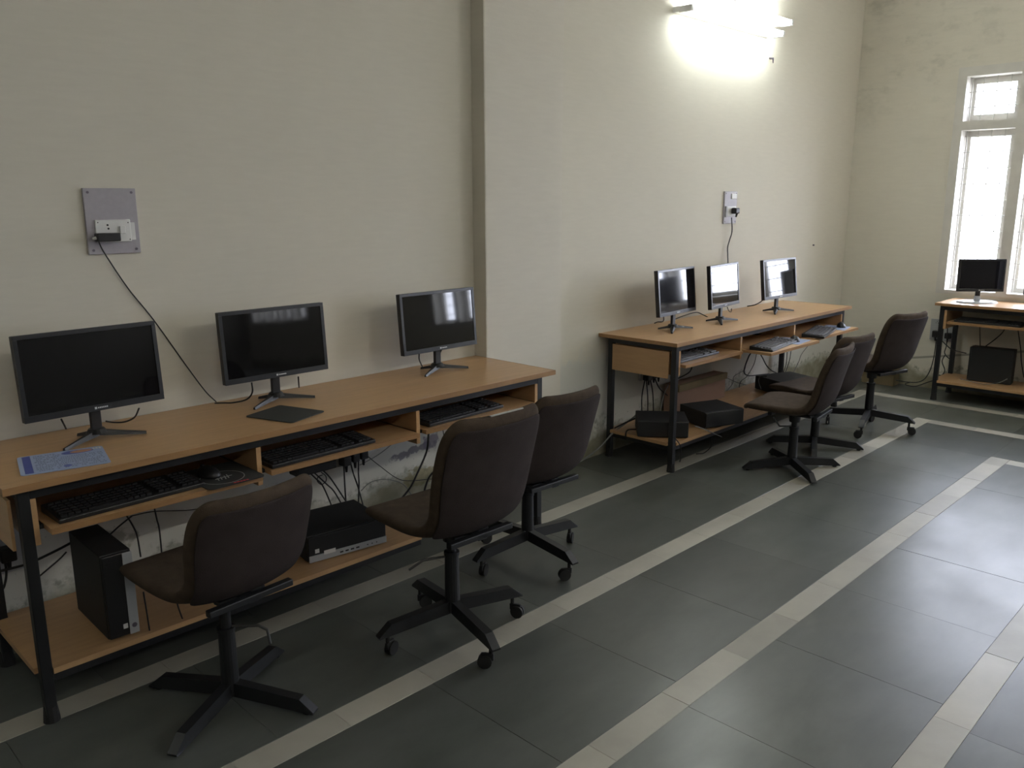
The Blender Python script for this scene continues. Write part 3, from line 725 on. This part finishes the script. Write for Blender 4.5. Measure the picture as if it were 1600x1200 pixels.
# white chalk streak on the second chair's back edge
bm = bmesh.new()
S = Matrix.Translation((0, 0, 0.478)) @ Matrix.Rotation(-0.03, 4, 'Z')
for k in range(8):
    bar(bm, (-0.05+k*0.018, -0.262+0.0006*k, 0.386), (-0.05+(k+1)*0.018, -0.262+0.0006*(k+1), 0.386), 0.006, 0.004)
bmesh.ops.transform(bm, matrix=S, verts=bm.verts)
st = obj('chalk_streak', bm, 'chalk', cB); st['label'] = 'white chalk streak along the top edge'

# ---------------------------------------------------------------- wall boards, plugs, small electrics
def wall_board(label, x0, x1, z0, z1, parts):
    t = empty('switch_board', label, 'switch board', ((x0+x1)/2, 0, z0))
    w = x1-x0; h = z1-z0
    bd = obj('board', B((-w/2, w/2, -0.012, 0.0, 0, h), bev=0.002), 'lilac', t)
    for sx in (-1, 1):
        for zz in (0.014, h-0.014):
            bm = bmesh.new(); rod(bm, (sx*(w/2-0.015), -0.0135, zz), (sx*(w/2-0.015), -0.012, zz), 0.0045, seg=10); obj('screw', bm, 'screw', bd)
    return t, w, h
t, w, h = wall_board('lilac-grey switch board with a black adapter on the wall left of the middle monitor', 1.034, 1.208, 1.335, 1.556, 0)
pl = obj('socket_plate', B((-0.061, 0.057, -0.020, -0.012, 0.040, 0.116), bev=0.003), 'white', t)
bm = bmesh.new()
for (a, b) in ((-0.021, 0.098), (-0.019, 0.086)): rod(bm, (a, -0.0206, b), (a, -0.0195, b), 0.0035, seg=10)
for (a, b) in ((-0.052, 0.107), (0.048, 0.105), (0.05, 0.048)): rod(bm, (a, -0.0206, b), (a, -0.0195, b), 0.002, seg=8)
obj('socket_hole', bm, 'rubber', pl)
obj('switch_rocker', B((0.017, 0.036, -0.027, -0.020, 0.068, 0.094), bev=0.002), 'white', pl)
obj('plate_step', B((0.057, 0.072, -0.016, -0.012, 0.045, 0.105), bev=0.001), 'white', t)
ad = empty('power_adapter', 'small black power adapter plugged into the left switch board', 'adapter', (1.092, -0.020, 1.393))
obj('adapter_body', B((-0.040, 0.037, -0.035, 0.0, -0.014, 0.014), bev=0.004), 'plastic', ad)
bm = bmesh.new(); rod(bm, (-0.052, -0.018, -0.004), (-0.040, -0.018, -0.002), 0.004, 0.006, 10); obj('cord_end', bm, 'white', ad)
t, w, h = wall_board('pale switch board above the middle monitor of the far desk', 5.130, 5.292, 1.350, 1.566, 0)
pl = obj('socket_plate', B((-0.05, 0.062, -0.020, -0.012, 0.050, 0.115), bev=0.003), 'white', t)
obj('grey_module', B((-0.072, -0.05, -0.022, -0.012, 0.045, 0.118), bev=0.002), 'silver', t)
obj('upper_plate', B((0.0, 0.066, -0.017, -0.012, 0.165, 0.20), bev=0.002), 'white', t)
pg = empty('plug', 'black plug in the switch board above the far desk', 'plug', (5.23, -0.020, 1.436))
bm = bmesh.new(); box(bm, -0.026, 0.026, -0.040, 0.0, -0.020, 0.020, bev=0.008); obj('plug_body', bm, 'plastic', pg)
bm = bmesh.new(); rod(bm, (-0.002, -0.032, -0.018), (-0.004, -0.028, -0.042), 0.008, 0.005, 10); obj('strain_relief', bm, 'rubber', pg)

def plug_cluster(spots, wall='y'):
    for (lab, x, y, z, s) in spots:
        p = empty('plug', lab, 'plug', (x, y, z), 0 if wall == 'y' else -PI/2)
        obj('plug_body', B((-s, s, -0.045, 0.0, -s*1.05, s), bev=0.006), 'plastic', p)
        bm = bmesh.new(); rod(bm, (0, -0.03, -s), (0, -0.03, -s-0.03), 0.008, 0.005, 10); obj('strain_relief', bm, 'rubber', p)
def sockets(label, x0, x1, z0, z1, loc=(0, 0, 0), rotz=0, n=2):
    t = empty('socket_strip', label, 'socket', loc, rotz)
    pb = obj('socket_plate', B((x0, x1, -0.018, 0, z0, z1), bev=0.002), 'silver', t)
    bm = bmesh.new()
    for k in range(n):
        cx = x0+(x1-x0)*(k+0.5)/n
        for dx, dz in ((-0.008, 0), (0.008, 0), (0, 0.012)): rod(bm, (cx+dx, -0.0186, z1-0.03+dz), (cx+dx, -0.0175, z1-0.03+dz), 0.003, seg=8)
    obj('socket_hole', bm, 'rubber', pb)
    return t
sockets('grey socket board low on the wall at the left edge, behind the near desk leg', 0.60, 0.735, 0.30, 0.50)
plug_cluster([('round black plug in the low socket at the left edge', 0.664, -0.018, 0.375, 0.024)])
sockets('socket plate under the middle tray of the near desk', 1.96, 2.12, 0.36, 0.46, n=3)
plug_cluster([('black plug under the near desk, left of three', 1.995, -0.018, 0.392, 0.021), ('black plug under the near desk, middle of three', 2.042, -0.018, 0.398, 0.019), ('black plug under the near desk, right of three', 2.087, -0.018, 0.402, 0.020)])
sockets('socket plate behind the end panel of the far desk', 4.22, 4.42, 0.40, 0.50, n=4)
plug_cluster([('black plug under the far desk end panel, leftmost of three', 4.265, -0.018, 0.425, 0.024), ('black plug under the far desk end panel, middle of three', 4.320, -0.018, 0.430, 0.022), ('black plug under the far desk end panel, rightmost of three', 4.372, -0.018, 0.428, 0.022)])
sockets('grey socket plate on the end wall behind the front leg of the corner desk', 0.76, 0.95, 0.40, 0.57, (XF, 0, 0), -PI/2)
plug_cluster([('black plug on the end wall just left of the corner desk leg', XF-0.018, -0.815, 0.455, 0.026), ('black plug on the end wall just right of the corner desk leg', XF-0.018, -0.905, 0.450, 0.022)], 'x')
t = empty('junction_box', 'black switch box hung under the middle tray of the near desk', 'junction box', (1.735, -0.20, 0.478))
obj('box_body', B((-0.09, 0.09, -0.035, 0.035, -0.035, 0.0), bev=0.004), 'plastic', t)
obj('mounting_strap', B((-0.07, -0.05, -0.03, 0.03, 0.0, 0.119), (0.05, 0.07, -0.03, 0.03, 0.0, 0.119)), 'rubber', t)
t = empty('power_adapter', 'black adapter block on the wall beside the second chair back', 'adapter', (2.60, 0, 0.13))
obj('adapter_body', B((-0.035, 0.04, -0.038, 0.0, 0.0, 0.09), bev=0.006), 'plastic', t)
obj('pin_collar', B((-0.02, 0.025, -0.03, -0.005, 0.09, 0.10), bev=0.002), 'rubber', t)

# cartons
t = empty('carton', 'pinkish-brown carton behind the computers on the far desk shelf', 'carton', (4.76, -0.095, SZ))
obj('box_wall', B((-0.30, 0.30, -0.035, 0.06, 0, 0.175), bev=0.002), 'carton', t)
obj('top_flap', B((-0.30, 0.29, -0.055, -0.036, 0.135, 0.180), bev=0.002), 'carton2', t)
t = empty('carton', 'small yellow-brown carton on the floor by the end wall, behind the raised chair', 'carton', (7.06, -0.43, 0))
obj('box_wall', B((-0.06, 0.06, -0.13, 0.13, 0, 0.13), bev=0.002), 'carton2', t)
obj('box_flap', B((-0.075, -0.061, -0.13, 0.13, 0.10, 0.145), bev=0.001), 'carton', t)

# fluorescent fittings high on the wall
def tube_light(label, x0, x1, z, y=-0.115):
    t = empty('tube_light', label, 'lamp', ((x0+x1)/2, 0, z)); L_ = (x1-x0)/2
    obj('batten', B((-L_-0.01, L_+0.01, -0.050, 0.0, -0.012, 0.020), bev=0.003), 'batten', t)
    bm = bmesh.new(); rod(bm, (-L_+0.010, y, 0), (L_-0.010, y, 0), 0.018, seg=16); obj('tube', bm, 'tube', t)
    for s_ in (-1, 1):
        obj('lamp_holder', B((s_*L_-0.012, s_*L_+0.012, y-0.018, -0.045, -0.018, 0.018), bev=0.003), 'batten', t)
    return t
tube_light('upper lit fluorescent tube high on the wall above the far desk', 4.55, 5.69, 2.690)
tube_light('lower lit fluorescent tube high on the wall above the far desk', 4.46, 5.58, 2.605)
tube_light('added unseen fluorescent tube on the desk wall behind the camera', -2.7, -1.5, 2.70)  # added out of view to light the pilaster's left side
def fill_light(label, x, y, z=3.05):  # unseen hanging tubes, added as fill for walls, desks and floor
    t = empty('tube_light', label, 'lamp', (x, y, z))
    obj('batten', B((-0.6, 0.6, -0.03, 0.03, 0.018, 0.06), bev=0.003), 'batten', t)
    bm = bmesh.new(); rod(bm, (-0.58, 0, 0), (0.58, 0, 0), 0.014, seg=16); obj('tube', bm, 'tube_fill', t)
    bm = bmesh.new(); rod(bm, (-0.4, 0, 0.06), (-0.4, 0, CH-z), 0.005, seg=8); rod(bm, (0.4, 0, 0.06), (0.4, 0, CH-z), 0.005, seg=8); obj('hanger', bm, 'batten', t)
for i, (x, y) in enumerate(((3.0, -5.0), (-0.4, -5.2), (5.9, -3.9))):
    fill_light('added unseen fill tube hanging from the ceiling, ' + ['right of the camera', 'beside the camera', 'nearest the end wall'][i], x, y)
bm = bmesh.new(); rod(bm, (5.15, -0.02, 2.775), (5.15, -0.02, 2.742), 0.012, 0.02, 10); rod(bm, (5.15, 0.0, 2.775), (5.15, -0.02, 2.775), 0.008, seg=8)
tag(obj('cable_clip', bm, 'lilac'), 'small grey clip on the wall above the fluorescent tubes', 'clip')
bm = bmesh.new(); rod(bm, (5.645, 0.0, 2.47), (5.645, -0.03, 2.465), 0.006, seg=8); rod(bm, (5.645, -0.028, 2.47), (5.650, -0.028, 2.435), 0.006, 0.003, 8)
tag(obj('wall_hook', bm, 'screw'), 'small dark hook in the wall below the fluorescent tubes', 'hook')
bm = bmesh.new(); rod(bm, (6.535, 0.0, 1.152), (6.535, -0.012, 1.152), 0.006, seg=8)
tag(obj('wall_nail', bm, 'screw'), 'tiny nail in the wall left of the room corner', 'nail')

# ---------------------------------------------------------------- cables
CABLES=[
(0.0022, 'black', [(1.059, -0.03, 1.391), (1.083, -0.012, 1.34), (1.152, -0.006, 1.213), (1.231, -0.006, 1.092), (1.334, -0.006, 0.912), (1.398, -0.01, 0.803), (1.431, -0.03, 0.755)], 'thin black lead running diagonally down the wall from the left switch board'),
(0.0032, 'black', [(1.499, -0.19, 0.845), (1.504, -0.18, 0.805), (1.489, -0.16, 0.777), (1.451, -0.13, 0.766), (1.428, -0.1, 0.764), (1.411, -0.06, 0.759)], 'black power lead curling from the middle monitor on the near desk to the wall'),
(0.003, 'black', [(1.067, -0.22, 0.829), (1.064, -0.18, 0.791), (1.052, -0.12, 0.766), (1.023, -0.1, 0.766), (0.997, -0.1, 0.775)], 'black lead looping behind the stand of the leftmost monitor'),
(0.003, 'black', [(0.824, -0.22, 0.837), (0.858, -0.14, 0.784)], 'short black lead hanging at the left end of the leftmost monitor'),
(0.003, 'black', [(1.71, -0.17, 0.832), (1.752, -0.1, 0.772)], 'short black lead behind the right side of the middle monitor on the near desk'),
(0.0032, 'black', [(2.316, -0.18, 0.845), (2.34, -0.15, 0.812), (2.414, -0.08, 0.759)], 'black lead under the left corner of the monitor nearest the pillar'),
(0.003, 'black', [(2.448, -0.18, 0.849), (2.474, -0.12, 0.795)], 'black lead slanting beside the neck of the monitor nearest the pillar'),
(0.0045, 'black', [(0.584, -0.12, 0.36), (0.62, -0.12, 0.354), (0.696, -0.12, 0.352), (0.733, -0.12, 0.358), (0.822, -0.12, 0.38), (0.905, -0.12, 0.408)], 'black power lead rising to the upright computer under the near desk'),
(0.003, 'black', [(0.735, -0.1, 0.291), (0.797, -0.1, 0.328), (0.825, -0.1, 0.349)], 'thin black lead left of the upright computer, low on the wall'),
(0.003, 'black', [(0.926, -0.15, 0.371), (0.944, -0.15, 0.382), (0.986, -0.15, 0.409), (1.032, -0.15, 0.434)], 'thin black lead from the top of the upright computer to the tray above'),
(0.003, 'black', [(1.025, -0.12, 0.428), (1.041, -0.12, 0.389), (1.053, -0.12, 0.345), (1.058, -0.12, 0.262)], 'thin black lead hanging behind the nearest chair, left of two'),
(0.003, 'black', [(1.123, -0.12, 0.432), (1.128, -0.12, 0.384), (1.133, -0.12, 0.343), (1.133, -0.12, 0.238)], 'thin black lead hanging behind the nearest chair, right of two'),
(0.002, 'black', [(1.071, -0.04, 0.393), (1.155, -0.04, 0.387), (1.287, -0.04, 0.356), (1.371, -0.04, 0.351)], 'thin black lead running level on the wall under the leftmost keyboard tray'),
(0.0025, 'black', [(0.917, -0.5, 0.307), (0.92, -0.5, 0.251), (0.924, -0.5, 0.165)], 'thin black lead hanging past the bottom shelf beside the silver trim'),
(0.0025, 'black', [(1.013, -0.5, 0.273), (1.022, -0.5, 0.213), (1.033, -0.5, 0.163)], 'thin black lead hanging past the bottom shelf under the nearest chair seat'),
(0.004, 'black', [(0.655, -0.04, 0.348), (0.654, -0.04, 0.31), (0.643, -0.04, 0.268), (0.618, -0.04, 0.231)], 'black plug lead dropping from the low socket at the left edge'),
(0.0035, 'black', [(1.981, -0.05, 0.384), (1.981, -0.05, 0.322), (1.935, -0.12, 0.301), (1.884, -0.2, 0.254)], 'black plug lead dropping straight to the flat computer, leftmost of three'),
(0.0035, 'black', [(2.015, -0.05, 0.388), (2.022, -0.06, 0.33), (2.015, -0.1, 0.282), (1.971, -0.2, 0.224)], 'black plug lead slanting right to the flat computer, middle of three'),
(0.0035, 'black', [(2.059, -0.05, 0.384), (2.049, -0.06, 0.323), (2.008, -0.12, 0.3), (1.945, -0.2, 0.237)], 'black plug lead dropping to the flat computer, rightmost of three'),
(0.003, 'black', [(1.713, -0.2, 0.445), (1.746, -0.2, 0.407), (1.777, -0.2, 0.366), (1.818, -0.2, 0.258)], 'thin black lead falling from the under-tray switch box, leftmost'),
(0.003, 'black', [(1.728, -0.2, 0.447), (1.759, -0.2, 0.412), (1.793, -0.2, 0.373), (1.828, -0.2, 0.331), (1.874, -0.2, 0.242)], 'thin black lead falling from the under-tray switch box, middle'),
(0.003, 'black', [(1.781, -0.2, 0.434), (1.807, -0.2, 0.403), (1.839, -0.2, 0.351), (1.9, -0.2, 0.244)], 'thin black lead falling from the under-tray switch box, rightmost'),
(0.002, 'black', [(1.772, -0.2, 0.428), (1.792, -0.2, 0.407), (1.791, -0.2, 0.385), (1.769, -0.2, 0.377), (1.752, -0.2, 0.395), (1.756, -0.2, 0.413), (1.777, -0.2, 0.416)], 'small black cable loop under the middle keyboard tray of the near desk'),
(0.0025, 'black', [(1.929, -0.1, 0.485), (1.961, -0.1, 0.475), (1.99, -0.1, 0.449), (2.008, -0.1, 0.421)], 'short black lead curving over the plug cluster under the near desk'),
(0.002, 'black', [(2.089, -0.02, 0.416), (2.115, -0.02, 0.392), (2.191, -0.02, 0.32), (2.291, -0.02, 0.233), (2.374, -0.02, 0.2), (2.546, -0.02, 0.17)], 'thin black lead drooping across the peeling plaster to the adapter'),
(0.002, 'grey', [(2.085, -0.02, 0.345), (2.193, -0.02, 0.372), (2.306, -0.02, 0.421)], 'thin grey lead rising to the right across the peeling plaster'),
(0.002, 'grey', [(2.079, -0.03, 0.227), (2.137, -0.03, 0.255), (2.228, -0.03, 0.245), (2.32, -0.03, 0.197), (2.375, -0.03, 0.121)], 'thin grey lead arching above the damp patch under the near desk'),
(0.005, 'black', [(2.262, -0.3, 0.548), (2.422, -0.1, 0.417), (2.441, -0.06, 0.335), (2.382, -0.06, 0.243), (2.334, -0.06, 0.181), (2.248, -0.06, 0.118)], 'thick black lead sweeping down behind the second chair seat'),
(0.0025, 'black', [(2.553, -0.05, 0.46), (2.56, -0.05, 0.4), (2.575, -0.05, 0.352), (2.611, -0.05, 0.265)], 'thin black lead vanishing behind the second chair back'),
(0.005, 'black', [(2.418, -0.06, 0.131), (2.431, -0.06, 0.166), (2.452, -0.06, 0.203), (2.481, -0.06, 0.225), (2.51, -0.06, 0.232), (2.538, -0.06, 0.212)], 'thick black lead arching into the adapter beside the second chair'),
(0.004, 'black', [(4.223, -0.05, 0.418), (4.153, -0.08, 0.323), (4.131, -0.1, 0.212)], 'black plug lead under the far desk, leftmost of four'),
(0.004, 'black', [(4.238, -0.05, 0.403), (4.214, -0.08, 0.313), (4.193, -0.1, 0.201)], 'black plug lead under the far desk, second of four'),
(0.004, 'black', [(4.279, -0.05, 0.405), (4.269, -0.08, 0.32), (4.255, -0.1, 0.189)], 'black plug lead under the far desk, third of four'),
(0.004, 'black', [(4.32, -0.05, 0.419), (4.337, -0.08, 0.346), (4.404, -0.1, 0.288)], 'black plug lead under the far desk, rightmost, bending right'),
(0.003, 'grey', [(4.413, -0.1, 0.362), (4.36, -0.1, 0.296), (4.325, -0.1, 0.189)], 'grey lead slanting down just left of the near front leg of the far desk'),
(0.004, 'black', [(4.435, -0.25, 0.496), (4.429, -0.25, 0.477), (4.395, -0.25, 0.457), (4.276, -0.25, 0.439)], 'short black lead curling under the leftmost tray of the far desk'),
(0.0045, 'black', [(5.077, -0.3, 0.499), (5.053, -0.3, 0.481), (5.009, -0.3, 0.417), (5.006, -0.3, 0.373), (5.078, -0.3, 0.345), (5.193, -0.3, 0.332), (5.358, -0.3, 0.316)], 'thick black lead hanging in a hook below the pulled-out tray'),
(0.0025, 'black', [(5.627, -0.05, 0.39), (5.598, -0.05, 0.317), (5.503, -0.05, 0.239), (5.406, -0.05, 0.201), (5.408, -0.05, 0.062)], 'thin black lead dropping from the pulled-out tray to the shelf'),
(0.002, 'black', [(5.076, -0.01, 0.321), (5.272, -0.01, 0.259), (5.478, -0.01, 0.184), (5.754, -0.01, 0.115)], 'thin black lead along the damp wall behind the far desk'),
(0.0025, 'grey', [(5.513, -0.03, 0.307), (5.488, -0.03, 0.282), (5.353, -0.03, 0.259), (5.341, -0.03, 0.209), (5.231, -0.03, 0.156), (5.062, -0.03, 0.119)], 'thin grey lead winding down the wall behind the far desk'),
(0.0045, 'black', [(5.411, -0.2, 0.429), (5.442, -0.2, 0.401), (5.496, -0.2, 0.347), (5.569, -0.2, 0.299), (5.671, -0.2, 0.259)], 'black lead curving down to the lying computer behind the chairs'),
(0.004, 'black', [(5.251, -0.3, 0.223), (5.303, -0.25, 0.262), (5.326, -0.25, 0.291), (5.323, -0.3, 0.303)], 'black lead looping at the rear corner of the lying computer'),
(0.003, 'black', [(6.016, -0.1, 0.36), (6.009, -0.1, 0.26), (5.959, -0.1, 0.177)], 'black lead beside the rear leg of the far desk, left of the pair'),
(0.003, 'black', [(6.079, -0.1, 0.362), (6.059, -0.1, 0.279), (5.981, -0.1, 0.163)], 'black lead beside the rear leg of the far desk, right of the pair'),
(0.003, 'grey', [(6.472, -0.05, 0.342), (6.367, -0.05, 0.287), (6.33, -0.05, 0.234), (6.234, -0.05, 0.143)], 'grey lead hanging below the rightmost tray of the far desk'),
(0.005, 'grey', [(4.069, -0.12, 0.252), (4.018, -0.12, 0.221), (3.851, -0.1, 0.158), (3.773, -0.09, 0.105), (3.686, -0.07, 0.053), (3.575, -0.07, 0.031)], 'pale grey cable sloping from the far desk shelf down past its rear leg'),
(0.005, 'black', [(4.03, -0.14, 0.222), (3.903, -0.13, 0.205), (3.856, -0.1, 0.181)], 'thick black lead leaving the back of the front-left computer on the far desk shelf'),
(0.0045, 'black', [(3.95, -0.2, 0.174), (3.855, -0.2, 0.189), (3.834, -0.2, 0.162), (3.845, -0.2, 0.132)], 'black lead bent down at the end of the far desk shelf'),
(0.003, 'black', [(3.799, -0.56, 0.226), (3.854, -0.56, 0.174), (3.871, -0.56, 0.11), (3.861, -0.56, 0.071)], 'thin black lead dangling beside the near front leg of the far desk'),
(0.003, 'grey', [(4.101, -0.5, 0.221), (4.16, -0.52, 0.197), (4.334, -0.54, 0.118)], 'thin grey lead reaching over the front edge of the far desk shelf'),
(0.003, 'black', [(4.353, -0.45, 0.105), (4.385, -0.45, 0.037), (4.304, -0.45, 0.005), (4.21, -0.45, 0.018)], 'thin black loop drooping under the far desk shelf'),
(0.0035, 'black', [(4.203, -0.12, 0.778), (4.236, -0.12, 0.782), (4.251, -0.14, 0.783), (4.182, -0.2, 0.807), (4.077, -0.27, 0.848)], 'black lead curling left of the stand of the first monitor on the far desk'),
(0.0035, 'black', [(4.405, -0.12, 0.777), (4.55, -0.1, 0.787), (4.728, -0.08, 0.79), (4.806, -0.08, 0.768), (4.866, -0.1, 0.74)], 'black lead arching between the first and second monitors on the far desk'),
(0.003, 'black', [(4.774, -0.28, 0.837), (4.936, -0.2, 0.79), (5.035, -0.16, 0.772), (5.037, -0.16, 0.794)], 'small curled lead under the right side of the second monitor on the far desk'),
(0.003, 'black', [(4.677, -0.28, 0.842), (4.815, -0.2, 0.797)], 'short black lead beside the neck of the second monitor on the far desk'),
(0.004, 'black', [(5.169, -0.32, 0.856), (5.345, -0.2, 0.811), (5.402, -0.13, 0.782), (5.392, -0.08, 0.77)], 'black lead trailing left from the third monitor on the far desk'),
(0.004, 'black', [(5.182, -0.04, 1.391), (5.232, -0.02, 1.299), (5.206, -0.02, 1.239), (5.186, -0.02, 1.192), (5.192, -0.02, 1.135), (5.143, -0.06, 1.026)], 'black lead hanging from the far wall board down behind the second far monitor'),
(0.004, 'black', [(7.11, -0.822, 0.412), (7.1, -0.821, 0.277), (7.08, -0.811, 0.168), (7.05, -0.788, 0.096), (7.0, -0.756, 0.067), (6.95, -0.693, 0.065), (6.9, -0.616, 0.077)], 'long black lead dropping from the end wall socket and sweeping left over the floor'),
(0.004, 'black', [(7.0, -0.865, 0.096), (6.98, -0.82, 0.074), (6.96, -0.761, 0.042), (6.94, -0.715, 0.038), (6.93, -0.678, 0.05), (6.95, -0.714, 0.068)], 'black cable looped on the floor left of the corner desk'),
(0.004, 'black', [(7.08, -0.904, 0.519), (7.08, -0.911, 0.382), (7.08, -0.903, 0.316), (7.08, -0.936, 0.277), (7.08, -0.975, 0.269)], 'black lead behind the left rear leg of the corner desk, bending right'),
(0.004, 'black', [(7.08, -0.906, 0.296), (7.08, -0.892, 0.242), (7.08, -0.918, 0.178), (7.08, -0.903, 0.134), (7.08, -0.877, 0.13)], 'black lead snaking down behind the front leg of the corner desk'),
(0.004, 'black', [(7.1, -0.869, 0.404), (7.05, -0.921, 0.381), (7.0, -0.984, 0.359), (6.98, -1.089, 0.348)], 'black lead slanting from the end wall socket to the corner desk computer'),
(0.003, 'black', [(6.95, -1.168, 0.573), (6.95, -1.177, 0.496), (6.95, -1.187, 0.419)], 'thin black lead hanging straight onto the corner desk computer'),
(0.004, 'black', [(6.95, -1.344, 0.587), (6.95, -1.324, 0.537), (6.95, -1.283, 0.484), (6.95, -1.224, 0.423)], 'black lead slanting down left onto the corner desk computer'),
(0.004, 'black', [(6.95, -1.419, 0.594), (6.95, -1.431, 0.543), (6.95, -1.459, 0.424), (6.95, -1.473, 0.338), (6.95, -1.502, 0.222)], 'black lead hanging at the right edge under the corner desk'),
(0.003, 'grey', [(6.8, -1.116, 0.178), (6.78, -1.234, 0.169), (6.78, -1.299, 0.167), (6.79, -1.38, 0.189), (6.8, -1.432, 0.225)], 'pale grey lead curving in front of the corner desk computer'),
]
def catmull(pts, n=6):
    P = [Vector(p) for p in pts]
    if len(P) == 2: return [P[0].lerp(P[1], k/3) for k in range(4)]
    P = [P[0]*2-P[1]] + P + [P[-1]*2-P[-2]]; out = []
    for i in range(1, len(P)-2):
        a, b, c, d = P[i-1:i+3]
        for k in range(n):
            t = k/n; out.append(0.5*((2*b)+(c-a)*t+(2*a-5*b+4*c-d)*t*t+(3*b-3*c+d-a)*t**3))
    out.append(P[-2]); return out
def sweep(bm, pts, rad, seg=6):
    rings = []; up = Vector((0.31, 0.17, 0.93)).normalized()
    for i, p in enumerate(pts):
        d = (pts[min(i+1, len(pts)-1)]-pts[max(i-1, 0)]).normalized()
        s = d.cross(up)
        if s.length < 1e-3: s = d.cross(Vector((1, 0, 0)))
        s.normalize(); u = s.cross(d)
        rings.append([bm.verts.new(p+(s*math.cos(2*PI*k/seg)+u*math.sin(2*PI*k/seg))*rad) for k in range(seg)])
    for a, b in zip(rings[:-1], rings[1:]):
        for k in range(seg): bm.faces.new((a[k], a[(k+1) % seg], b[(k+1) % seg], b[k]))
    bm.faces.new(rings[0][::-1]); bm.faces.new(rings[-1])
for rad, colr, pts, lab in CABLES:
    bm = bmesh.new(); sweep(bm, catmull(pts), rad)
    tag(obj('cable', bm, 'cable_black' if colr == 'black' else 'cable_grey', smooth=True), lab, 'cable', 'loose cables around the desks')
